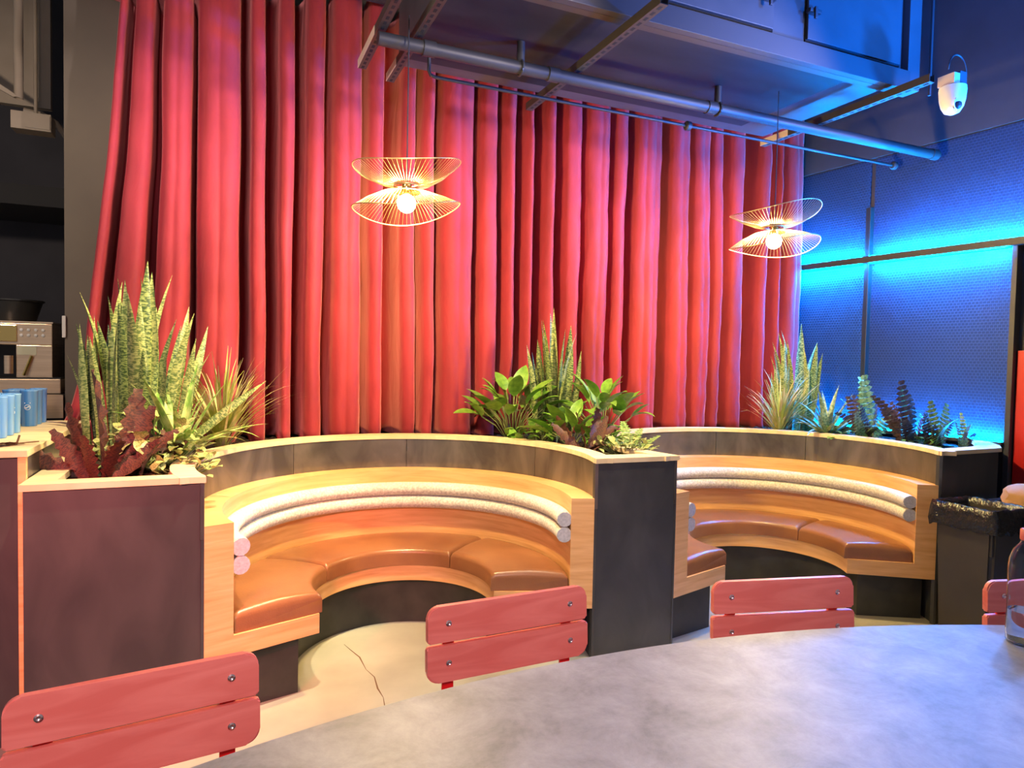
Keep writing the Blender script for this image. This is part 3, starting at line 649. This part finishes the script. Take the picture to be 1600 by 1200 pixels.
def strut(x, y0, y1, z, label, tip, w_=0.041):
    t = empty('strut_channel', (x, (y0 + y1) / 2, z)); tag(t, label, 'strut', 'slotted steel struts under the ceiling')
    m = M_strut
    bm = bmesh.new(); hw = w_ / 2
    bx(bm, x - hw, x + hw, y0, y1, z, z + 0.003); bx(bm, x - hw, x - hw + 0.003, y0, y1, z + 0.003, z + 0.041); bx(bm, x + hw - 0.003, x + hw, y0, y1, z + 0.003, z + 0.041)
    rel(obj('channel', bm, m), t)
    n = int((y1 - y0) / 0.05)
    bm = bmesh.new()
    for k in range(n): yy = y0 + 0.02 + k * 0.05; bx(bm, x - 0.007, x + 0.007, yy, yy + 0.028, z - 0.0008, z + 0.0002)
    o = rel(obj('slots', bm, M_hole), t); o['kind'] = 'stuff'
    if tip: rel(box('lit_end', x - hw - 0.002, x - hw, y1 - tip, y1, z, z + 0.041, M_tan), t)  # far end catching light, painted as a pale strip
strut(0.675, 2.1, 3.56, 2.915, 'first slotted strut at the left, crossing the drape below its track', 0.40)
strut(0.845, 2.1, 3.66, 2.915, 'second slotted strut from the left with a tip painted pale as if catching light', 0.22)
strut(1.690, 2.37, 3.70, 2.915, 'slotted strut crossing the pipe at the middle of the air unit', 0)
strut(3.395, 2.40, 3.59, 2.915, 'slotted strut at the right carrying the white camera', 0.24)
ip = empty('iron_pipe', (2.6, 3.11, 2.875)); tag(ip, 'thick black iron pipe running below the struts to the right wall', 'pipe')
bm = bmesh.new(); tube(bm, [(0.66, 3.11, 2.878), (4.48, 3.11, 2.878)], 0.031, 18); rel(obj('pipe_run', bm, M_pipe, None, True, 40), ip)
for x in (0.9, 1.55, 2.55, 4.44):
    bm = bmesh.new(); tube(bm, [(x - 0.03, 3.11, 2.878), (x + 0.03, 3.11, 2.878)], 0.036, 18); rel(obj('coupling', bm, M_pipe, None, True, 40), ip)
for x in (1.37, 2.60):
    bm = bmesh.new(); tube(bm, [(x, 3.11, 2.90), (x, 3.11, 3.004)], 0.02, 10); tube(bm, [(x + 0.04 * 0, 3.11 + 0.036 * math.cos(a), 2.878 + 0.036 * math.sin(a)) for a in [PI * k / 8 for k in range(17)]], 0.006, 6, False); rel(obj('hanger', bm, M_pipe, None, True, 40), ip)
sp = empty('sprinkler_line', (2.7, 3.4, 2.875)); tag(sp, 'thin dark sprinkler pipe strung just in front of the drape', 'pipe')
bm = bmesh.new(); tube(bm, [(0.985, 3.4, 3.0), (0.985, 3.4, 2.90), (0.995, 3.4, 2.882), (1.02, 3.4, 2.876), (4.45, 3.4, 2.876)], 0.009, 10); rel(obj('pipe_run', bm, M_pipe, None, True, 60), sp)
for x in (2.62, 4.44):
    bm = bmesh.new(); lathe(bm, [(0.02, -0.02), (0.028, -0.012), (0.028, 0.012), (0.02, 0.02)], 14, T(x, 3.4, 2.876) @ Matrix.Rotation(PI / 2, 4, 'Y')); rel(obj('fitting', bm, M_pipe, None, True, 40), sp)

sc_ = empty('security_camera', (3.54, 2.40, 2.80)); tag(sc_, 'white dome security camera hanging from the end of the strut', 'camera')
cxx, cyy = 3.50, 2.36
bm = bmesh.new(); lathe(bm, [(0.046, 0.0), (0.062, -0.004), (0.064, -0.02), (0.060, -0.07), (0.052, -0.105), (0.036, -0.132), (0.015, -0.142), (0.001, -0.143)], 28, T(cxx, cyy, 2.895)); rel(obj('housing', bm, M_white, None, True, 40), sc_)
rotl = Matrix.Rotation(R_(-50), 4, 'X')
bm = bmesh.new(); bmesh.ops.create_uvsphere(bm, u_segments=18, v_segments=10, radius=0.026, matrix=T(cxx - 0.012, cyy - 0.030, 2.79)); rel(obj('lens', bm, M_black, None, True), sc_)
bm = bmesh.new(); tube(bm, [(cxx - 0.014 + 0.030 * math.cos(a), cyy - 0.040 - 0.004 * math.sin(a), 2.795 + 0.030 * math.sin(a)) for a in [2 * PI * k / 20 for k in range(21)]], 0.0035, 6, False); rel(obj('lens_ring', bm, M_white, None, True), sc_)
rel(box('bracket', cxx - 0.05, cxx - 0.005, cyy - 0.04, cyy + 0.05, 2.896, 2.95, M_tan, bev=0.003), sc_)
rel(box('junction', cxx - 0.004, cxx + 0.05, cyy - 0.04, cyy + 0.05, 2.896, 2.965, M_duct, bev=0.004), sc_)
bm = bmesh.new(); tube(bm, [(cxx + 0.07 * math.cos(a) , cyy - 0.02, 2.965 + 0.085 * math.sin(a)) for a in [PI * k / 14 for k in range(15)]], 0.004, 6); rel(obj('cable', bm, M_pipe, None, True), sc_)
pipe_thing('cable_conduit', [(3.66, 2.60, 4.39), (3.66, 2.60, 2.96)], 0.008, M_pipe, 'thin vertical cable conduit dropping to the security camera', 'pipe')

# ------------------------------------------------------------------ waste bins
def bin_(x0, x1, y0, y1, h, m, label, bag):
    t = empty('waste_bin', ((x0 + x1) / 2, (y0 + y1) / 2, 0)); tag(t, label, 'bin')
    bm = bmesh.new(); tp = 0.02
    lo = [(x0 + tp, y0 + tp), (x1 - tp, y0 + tp), (x1 - tp, y1 - tp), (x0 + tp, y1 - tp)]; hi = [(x0, y0), (x1, y0), (x1, y1), (x0, y1)]; th = 0.012
    inn = [(x0 + th, y0 + th), (x1 - th, y0 + th), (x1 - th, y1 - th), (x0 + th, y1 - th)]
    a = [bm.verts.new((*q, 0.0)) for q in lo]; b = [bm.verts.new((*q, h)) for q in hi]; c = [bm.verts.new((*q, h)) for q in inn]; d = [bm.verts.new((*q, h - 0.2)) for q in inn]
    bm.faces.new(a[::-1]); bm.faces.new(d)
    for p_, q_ in ((a, b), (b, c), (c, d)):
        for k in range(4): bm.faces.new((p_[k], p_[(k + 1) % 4], q_[(k + 1) % 4], q_[k]))
    bmesh.ops.bevel(bm, geom=[e for e in bm.edges if abs(e.verts[0].co.z - e.verts[1].co.z) > h * 0.8], offset=0.02, segments=3, affect='EDGES')
    rel(obj('bin_body', bm, m, None), t)
    bm = bmesh.new()
    for (xa, xb, ya, yb) in ((x0 - 0.012, x1 + 0.012, y0 - 0.012, y0 + 0.004), (x0 - 0.012, x1 + 0.012, y1 - 0.004, y1 + 0.012), (x0 - 0.012, x0 + 0.004, y0, y1), (x1 - 0.004, x1 + 0.012, y0, y1)):
        bx(bm, xa, xb, ya, yb, h - 0.035, h + 0.003, 0.003)
    rel(obj('rim', bm, m), t)
    if bag:
        n = 64; vs, fs = [], []
        def per(k):
            u = (k / n * 4) % 4; i = int(u); f_ = u - i; P_ = [(x0, y0), (x1, y0), (x1, y1), (x0, y1)]; q = P_[i]; r = P_[(i + 1) % 4]; return (q[0] + (r[0] - q[0]) * f_, q[1] + (r[1] - q[1]) * f_)
        mx, my = (x0 + x1) / 2, (y0 + y1) / 2
        rows = [(0.86, -0.10), (0.93, 0.0), (1.0, 0.028), (1.07, 0.03), (1.12, 0.0), (1.13, -0.05), (1.12, -0.085)]
        for ri, (s, dz) in enumerate(rows):
            for k in range(n):
                px, py = per(k); j = 0.035 * noise.noise((px * 20, py * 20, ri * 1.7)); s2 = s + (j if ri > 1 else 0)
                drop = dz - (0.05 * abs(noise.noise((px * 12, py * 12, 5))) if ri >= 5 else 0) + 0.012 * noise.noise((px * 30, py * 30, ri))
                vs.append((mx + (px - mx) * s2, my + (py - my) * s2, h + 0.004 + drop))
        for ri in range(len(rows) - 1):
            for k in range(n): fs.append((ri * n + k, ri * n + (k + 1) % n, (ri + 1) * n + (k + 1) % n, (ri + 1) * n + k))
        fs.append(tuple(range(n)))
        rel(raw('bag', vs, fs, M_bag, None, True), t)
        bm = bmesh.new(); tube(bm, [(x1 - 0.02, y0 - 0.03, h - 0.01), (x1 - 0.015, y0 - 0.045, h - 0.08), (x1 - 0.02, y0 - 0.04, h - 0.17)], lambda s: 0.02 * (1 - 0.75 * s) + 0.002, 7); rel(obj('bag_knot', bm, M_bag, None, True), t)
        rel(box('rim_mark', x0 + 0.10, x0 + 0.145, y0 - 0.0145, y0 - 0.0125, h - 0.03, h - 0.02, M_redlit_mark), t)
bin_(3.50, 3.77, 2.06, 2.36, 0.70, M_bin, 'black waste bin lined with a shiny black bag beside the right booth', True)
bin_(3.81, 4.17, 2.00, 2.36, 0.70, M_bin2, 'grey-brown waste bin at the far right with a brown paper bag on it', False)
bm = bmesh.new(); bmesh.ops.create_icosphere(bm, subdivisions=3, radius=0.11)
for v in bm.verts:
    k = 1 + 0.16 * noise.noise(v.co * 22); v.co = Vector((v.co.x * 1.25 * k, v.co.y * k, max(-0.03, v.co.z * 0.75 * k)))
o = obj('paper_bag', bm, M_paper, None, True, 35); o.location = (4.00, 2.19, 0.735); tag(o, 'crumpled brown paper bag on top of the grey-brown bin', 'bag')

# ------------------------------------------------------------------ plants
def leaf_mesh(name, L, W, bend, m, shape='snake', segs=9, fold=0.25, wave=0.0, th=0.0):
    """leaf from the origin up +Z, bending over towards +X; width along Y"""
    vs, fs = [], []; x = z = 0; ang = 0; ds = L / segs
    for i in range(segs + 1):
        t = i / segs
        if shape == 'snake': wd = W * (0.55 + 0.45 * min(1, t / 0.35)) * (1 if t < 0.55 else max(0.02, 1 - ((t - 0.55) / 0.45) ** 1.6))
        elif shape == 'lily': wd = W * max(0.02, math.sin(PI * min(1, t ** 0.75 * 1.0)) ** 0.8) if t < 1 else 0.001
        elif shape == 'strap': wd = W * (0.6 + 0.4 * min(1, t / 0.3)) * max(0.02, 1 - t ** 2.2)
        elif shape == 'bronze': wd = W * max(0.05, math.sin(PI * (0.12 + 0.83 * t)) ** 0.6) * (1 + 0.20 * (1 if i % 2 else -1))
        else: wd = W * max(0.03, 1 - t)
        wv = wave * math.sin(i * 1.9)
        c = math.cos(ang); s_ = math.sin(ang)
        f_ = fold * wd / 2
        vs += [(x - c * f_ * 1 + wv * c, -wd / 2, z + s_ * f_), (x, 0, z), (x - c * f_ - wv * c, wd / 2, z + s_ * f_)]
        ang += bend / segs * (0.4 + 1.2 * t)
        x += ds * math.sin(ang); z += ds * math.cos(ang)
    for i in range(segs):
        a = i * 3; fs += [(a, a + 1, a + 4, a + 3), (a + 1, a + 2, a + 5, a + 4)]
    me = bpy.data.meshes.new(name); me.from_pydata(vs, [], fs); me.update(); me.materials.append(m)
    for p_ in me.polygons: p_.use_smooth = True
    return me
def frond_mesh(name, L, W, bend, m, pairs=11, lw=0.4):
    vs, fs = [], []; x = z = 0; ang = 0; segs = pairs + 1; ds = L / segs
    for i in range(segs + 1):
        t = i / segs; c, s_ = math.cos(ang), math.sin(ang)
        b0 = len(vs); rw = 0.003 * (1 - t) + 0.0006
        vs += [(x, -rw, z), (x, rw, z)]
        if i: fs.append((pb, pb + 1, b0 + 1, b0))
        pb = b0
        if 0 < i <= pairs:
            ll = W * (math.sin(PI * (0.18 + 0.80 * t)) ** 0.7) / 2; wd = ds * 0.95
            for sg in (-1, 1):
                k = len(vs)
                tx, tz = s_, c
                def pt(u, v, up): return (x + tx * v + c * up, sg * u, z + tz * v - s_ * up)
                vs += [pt(0.002, -wd * .3, 0), pt(ll * .5, -wd * .35, 0.004), pt(ll, wd * .25, -0.004), pt(ll * .55, wd * .6, 0.002), pt(0.002, wd * .5, 0)]
                fs.append((k, k + 1, k + 2, k + 3, k + 4) if sg > 0 else (k + 4, k + 3, k + 2, k + 1, k))
        ang += bend / segs * (0.4 + 1.2 * t); x += ds * math.sin(ang); z += ds * math.cos(ang)
    me = bpy.data.meshes.new(name); me.from_pydata(vs, [], fs); me.update(); me.materials.append(m)
    return me
def plant(kind, loc, label, group, leaves):
    """leaves: list of (mesh, dx, dy, azimuth deg, lean deg, scale)"""
    t = empty(kind, loc); tag(t, label, 'plant', group)
    for (me, nm, dx, dy, az, lean, s, tw) in leaves:
        o = bpy.data.objects.new(nm, me); COL.objects.link(o); o.parent = t
        o.location = (dx, dy, 0); o.scale = (s, s, s)
        o.rotation_mode = 'QUATERNION'
        o.rotation_quaternion = (Matrix.Rotation(R_(az), 3, 'Z') @ Matrix.Rotation(R_(lean), 3, 'Y') @ Matrix.Rotation(R_(tw), 3, 'Z')).to_quaternion()
    return t
RN = random.Random(21)
SN = [leaf_mesh('snake_leaf', 1.0, w_, b, m, 'snake', 10, 0.55) for w_, b, m in ((0.088, 0.10, M_snake), (0.075, 0.25, M_snake_edge), (0.092, 0.05, M_snake), (0.080, -0.15, M_snake_edge))]
def snake(loc, n, hmin, hmax, rad, lean, label, extra=()):
    lv = []
    for k in range(n):
        a = 360 * k / n * 2.618 + RN.uniform(-20, 20); q = math.sqrt((k + .5) / n)
        L = hmax - (hmax - hmin) * (q ** 1.2) * RN.uniform(0.6, 1.1)
        lv.append((RN.choice(SN), 'leaf', rad * q * math.cos(R_(a)), rad * q * math.sin(R_(a)), a, lean * q * RN.uniform(0.3, 1.0) * (0.6 if math.cos(R_(a)) < -0.3 else 1), L, RN.uniform(-100, 100)))
    lv += list(extra)
    return plant('snake_plant', loc, label, 'snake plants in the planters', lv)
def grass(loc, n, L, label, m=M_grass, kind='spiky_grass_plant', grp='grassy plants in the planters'):
    t = empty(kind, loc); tag(t, label, 'plant', grp)
    bm = bmesh.new()
    for k in range(n):
        az = RN.uniform(0, 2 * PI); ln = RN.uniform(0.05, 1.0); l = L * RN.uniform(0.65, 1.1); b = RN.uniform(0.2, 1.1); w_ = RN.uniform(0.0035, 0.0095)
        ang = ln * 0.85; r = 0.012; z = RN.uniform(0, 0.12) * L; pv = None; segs = 7
        for i in range(segs + 1):
            tt = i / segs; wd = w_ * (1 - tt ** 2) + 0.0006
            ux, uy = math.cos(az), math.sin(az)
            c = bm.verts.new((r * ux - uy * wd, r * uy + ux * wd, max(0.004, z))), bm.verts.new((r * ux + uy * wd, r * uy - ux * wd, max(0.004, z)))
            if pv: bm.faces.new((pv[0], pv[1], c[1], c[0]))
            pv = c; ang += b / segs * (0.3 + 1.3 * tt); r += l / segs * math.sin(ang); z += l / segs * math.cos(ang)
    me = bpy.data.meshes.new('blades'); bm.to_mesh(me); bm.free(); o = link('blades', me, m, t, True); o['kind'] = 'stuff'
    bm = bmesh.new(); tube(bm, [(0, 0, -0.02), (0.004, 0, 0.06 * 1), (0, 0, 0.12 * L / 0.4)], 0.012, 8); obj('stem', bm, M_stem, t, True)
    return t
BR = [leaf_mesh('bronze_leaf', 1.0, 0.24, b, M_bronze, 'bronze', 15, 0.35, 0.02) for b in (0.15, 0.7, -0.2)]
def bronze(loc, specs, label):
    return plant('bronze_leaf_plant', loc, label, 'bronze-leaved plants', [(BR[i % 3], 'leaf', dx, dy, az, ln, s * 1.22, tw) for i, (dx, dy, az, ln, s, tw) in enumerate(specs)])
LM = [leaf_mesh('lily_leaf', 1.0, w_, b, M_lily, 'lily', 8, 0.30, 0.0) for w_, b in ((0.44, 0.7), (0.50, 0.35), (0.40, 1.1))]
def lily(loc, n, label, sp=0.17, hh=0.22):
    t = empty('peace_lily', loc); tag(t, label, 'plant', 'broad-leaved lilies in the centre planter')
    bm = bmesh.new(); pos = []
    for k in range(n):
        az = 2 * PI * k / n * 2.618 + RN.uniform(-.3, .3); q = math.sqrt((k + .6) / n); r = sp * q; z = hh * (1.08 - 0.55 * q * q) * RN.uniform(0.8, 1.1)
        p0 = (0.02 * math.cos(az), 0.02 * math.sin(az), -0.01); p1 = (0.55 * r * math.cos(az), 0.55 * r * math.sin(az), z * 0.65); p2 = (r * math.cos(az), r * math.sin(az), z)
        tube(bm, [p0, p1, p2], 0.0028, 5); pos.append((p2, math.degrees(az), q))
    obj('stems', bm, M_stem, t, True)['kind'] = 'stuff'
    for (pt, az, q) in pos:
        o = bpy.data.objects.new('leaf', RN.choice(LM)); COL.objects.link(o); o.parent = t; o.location = pt
        s = RN.uniform(0.15, 0.21); o.scale = (s, s, s); o.rotation_mode = 'QUATERNION'
        o.rotation_quaternion = (Matrix.Rotation(R_(az + RN.uniform(-35, 35)), 3, 'Z') @ Matrix.Rotation(R_(15 + 55 * q * RN.uniform(0.5, 1.2)), 3, 'Y') @ Matrix.Rotation(R_(RN.uniform(-30, 30)), 3, 'Z')).to_quaternion()
    return t
ST = [leaf_mesh('strap_leaf', 1.0, 0.105, b, M_brom, 'strap', 9, 0.5) for b in (0.5, 1.1, 0.2)]
AL = [leaf_mesh('aloe_leaf', 1.0, 0.13, b, M_aloe, 'strap', 8, 0.6) for b in (0.4, 0.9, 0.2)]
VA = [leaf_mesh('variegated_leaf', 1.0, 0.62, b, M_varieg, 'lily', 6, 0.3, 0.03) for b in (0.5, 1.0)]
def rosette(kind, loc, meshes, n, L, lmax, label, grp, nm='leaf'):
    lv = []
    for k in range(n):
        q = (k + .5) / n; lv.append((RN.choice(meshes), nm, 0.012 * math.cos(k * 2.4), 0.012 * math.sin(k * 2.4), k * 137.5 + RN.uniform(-15, 15), 6 + lmax * q * RN.uniform(0.7, 1.1), L * RN.uniform(0.75, 1.1), RN.uniform(-8, 8)))
    return plant(kind, loc, label, grp, lv)
def creeper(loc, n, sp, hh, meshes, smin, smax, label, kind='variegated_creeper', grp='pale variegated creepers'):
    t = empty(kind, loc); tag(t, label, 'plant', grp)
    bm = bmesh.new()
    for k in range(n):
        az = RN.uniform(0, 2 * PI); r = sp * math.sqrt(RN.random()); z = hh * RN.uniform(0.15, 1.0) * (1 - 0.5 * r / sp); p2 = (r * math.cos(az), r * math.sin(az), z)
        tube(bm, [(p2[0] * 0.4, p2[1] * 0.4, -0.012), (p2[0] * .8, p2[1] * .8, z * 0.6), p2], 0.0018, 4)
        o = bpy.data.objects.new('leaf', RN.choice(meshes)); COL.objects.link(o); o.parent = t; o.location = p2
        s = RN.uniform(smin, smax); o.scale = (s, s, s); o.rotation_mode = 'QUATERNION'
        o.rotation_quaternion = (Matrix.Rotation(RN.uniform(0, 6.28), 3, 'Z') @ Matrix.Rotation(R_(RN.uniform(25, 95)), 3, 'Y')).to_quaternion()
    obj('stems', bm, M_stem, t, True)['kind'] = 'stuff'
    return t
FR = [frond_mesh('fern_frond', 1.0, 0.30, b, M_fern) for b in (0.2, 0.6, 0.9)]
FD = [frond_mesh('dark_fern_frond', 1.0, 0.28, b, M_fernd, 12) for b in (0.2, 0.6, 0.9)]
ZG = 0.925
# left planter
snake((-0.36, 3.66, ZG), 36, 0.42, 0.98, 0.20, 20, 'tall dense mottled snake plant in the left planter',
      [(SN[1], 'leaf', 0.14, -0.1, -8, 48, 0.58, 80), (SN[0], 'leaf', -0.06, 0, 170, 8, 0.66, 90)])
grass((0.02, 3.80, ZG), 130, 0.48, 'spiky yellow-green grass plant in the left planter against the drape')
rosette('strap_leaf_plant', (-0.16, 3.38, ZG + 0.04), ST, 22, 0.42, 72, 'bright green strap-leaved plant between the snake plant and the bronze plant', 'strap-leaved plants')
bronze((-0.42, 3.06, ZG), [(0.0, 0.0, 90, -6, 0.36, 90), (0.03, 0.02, 20, 25, 0.22, 60), (-0.03, 0, 190, 32, 0.20, 100), (0.05, -0.02, 10, 48, 0.24, 40), (-0.05, 0.02, 170, 62, 0.22, 110), (0.06, 0.02, 40, 30, 0.26, 30), (-0.02, -0.03, 250, 20, 0.17, 0), (0.02, -0.02, 300, 25, 0.19, 0), (-0.06, 0.03, 150, 20, 0.26, 70), (0.08, 0.06, 60, 12, 0.30, 40), (0.14, -0.03, 330, 14, 0.15, 20)], 'dark bronze wavy-leaved plant at the front of the left planter')
bronze((-0.27, 3.24, ZG), [(0, 0, 90, 8, 0.20, 80), (0.02, 0, 0, 38, 0.15, 60), (-0.03, 0, 190, 30, 0.15, 90), (0, -0.02, 270, 30, 0.12, 0), (0.02, 0.02, 45, 22, 0.17, 60)], 'smaller bronze wavy-leaved plant behind the large bronze one in the left planter')
creeper((-0.26, 3.30, ZG), 95, 0.24, 0.26, VA, 0.05, 0.095, 'pale variegated creeper filling the middle of the left planter')
creeper((-0.14, 3.12, ZG), 50, 0.15, 0.09, VA, 0.04, 0.07, 'low pale creeper by the front ledge of the left planter')
# centre planter
snake((1.93, 3.78, ZG), 17, 0.52, 0.88, 0.12, 11, 'slim upright snake plant rising from the centre planter')
lily((1.66, 3.78, ZG), 34, 'broad-leaved green lily at the left of the centre planter', 0.21, 0.29)
lily((2.16, 3.55, ZG), 32, 'broad-leaved green lily at the right of the centre planter', 0.19, 0.28)
lily((1.88, 3.45, ZG), 18, 'low green lily in front of the centre snake plant', 0.14, 0.15)
bronze((1.86, 3.22, ZG), [(0, 0, 90, 25, 0.20, 60), (0.02, 0, 10, 45, 0.22, 30), (-0.02, 0, 170, 45, 0.20, 120), (0.03, 0.02, 40, 35, 0.24, 60), (0, -0.02, 280, 50, 0.13, 0), (-0.03, 0.03, 130, 40, 0.2, 60), (0.05, 0.0, 0, 20, 0.18, 40)], 'reddish bronze-leaved plant at the front of the centre planter')
creeper((2.02, 3.08, ZG + 0.01), 60, 0.15, 0.14, VA, 0.035, 0.065, 'pale creeper spilling towards the right booth from the centre planter')
plant('fern', (2.03, 3.06, ZG), 'small green fern trailing over the right ledge of the centre planter', 'ferns in the planters', [(FR[k % 3], 'frond', 0, 0, az, ln, s, 0) for k, (az, ln, s) in enumerate([(10, 62, 0.26), (35, 40, 0.24), (70, 25, 0.26), (-30, 65, 0.18), (150, 50, 0.18), (100, 40, 0.2)])])
# right planter
snake((3.98, 3.80, ZG), 18, 0.44, 0.86, 0.14, 15, 'snake plant in the right planter at the end of the drape')
grass((3.70, 3.66, ZG), 100, 0.45, 'spiky grass plant in the right planter overhanging its ledge')
rosette('blue_green_aloe', (3.90, 3.42, ZG), AL, 26, 0.36, 78, 'blue-green rosette plant beside the right snake plant', 'strap-leaved plants')
plant('fern', (4.03, 3.20, ZG), 'tall light green fern standing before the wall mullion', 'ferns in the planters', [((FR if k < 6 else FD)[k % 3], 'frond', 0.03 * math.cos(k), 0.03 * math.sin(k), az, ln, s * 1.15, tw) for k, (az, ln, s, tw) in enumerate([(170, 12, 0.42, 80), (20, 8, 0.42, 60), (90, 10, 0.30, 30), (200, 45, 0.28, 60), (340, 40, 0.28, 60), (300, 35, 0.2, 0), (180, 30, 0.26, 90), (0, 30, 0.26, 90), (250, 40, 0.2, 0), (160, 20, 0.3, 40), (60, 25, 0.3, 120), (120, 38, 0.28, 60), (220, 20, 0.26, 100)])])
plant('dark_fern', (4.10, 2.96, ZG), 'dark purple-brown fern in the middle of the right planter', 'dark ferns', [((FD if k != 3 else FR)[k % 3], 'frond', 0.03 * math.cos(k), 0.03 * math.sin(k), az, ln, s * 1.15, tw) for k, (az, ln, s, tw) in enumerate([(170, 16, 0.40, 80), (150, 30, 0.30, 60), (10, 20, 0.26, 80), (40, 6, 0.34, 60), (330, 40, 0.24, 50), (200, 50, 0.24, 50), (270, 35, 0.2, 0), (90, 20, 0.28, 0), (130, 18, 0.36, 50), (60, 30, 0.28, 110), (350, 15, 0.32, 100), (190, 35, 0.28, 40), (240, 25, 0.24, 80)])])
plant('dark_fern', (4.14, 2.80, ZG), 'smaller dark fern nearer the right end of the planter', 'dark ferns', [((FD if k % 2 else FR)[k % 3], 'frond', 0.02 * math.cos(k * 2), 0.02 * math.sin(k * 2), az, ln, s * 1.25, tw) for k, (az, ln, s, tw) in enumerate([(10, 25, 0.26, 70), (170, 25, 0.22, 80), (40, 35, 0.24, 60), (200, 45, 0.2, 50), (300, 40, 0.2, 0), (90, 10, 0.24, 40), (150, 15, 0.26, 100), (350, 40, 0.22, 60), (240, 20, 0.22, 40)])])
plant('fern', (4.13, 2.625, ZG), 'smallest upright fern at the right front corner of the right planter', 'ferns in the planters', [((FR if k < 3 else FD)[k % 3], 'frond', 0.02 * math.cos(k * 2), 0.02 * math.sin(k * 2), az, ln, s * 1.25, tw) for k, (az, ln, s, tw) in enumerate([(90, 5, 0.20, 70), (20, 12, 0.17, 80), (180, 14, 0.17, 80), (200, 30, 0.13, 60), (330, 35, 0.13, 60)])])
creeper((3.95, 3.30, ZG), 40, 0.16, 0.08, LM, 0.05, 0.09, 'low dark green ground cover between the aloe and the fern', 'ground_cover', 'ground cover')
creeper((4.08, 2.88, ZG), 40, 0.13, 0.08, LM, 0.04, 0.08, 'low ground cover under the dark ferns of the right planter', 'ground_cover', 'ground cover')
creeper((1.72, 3.66, ZG), 46, 0.17, 0.13, LM, 0.06, 0.11, 'leafy green undergrowth below the left lily of the centre planter', 'ground_cover', 'ground cover')
creeper((2.06, 3.36, ZG), 46, 0.14, 0.13, LM, 0.06, 0.10, 'leafy green undergrowth below the right lily of the centre planter', 'ground_cover', 'ground cover')
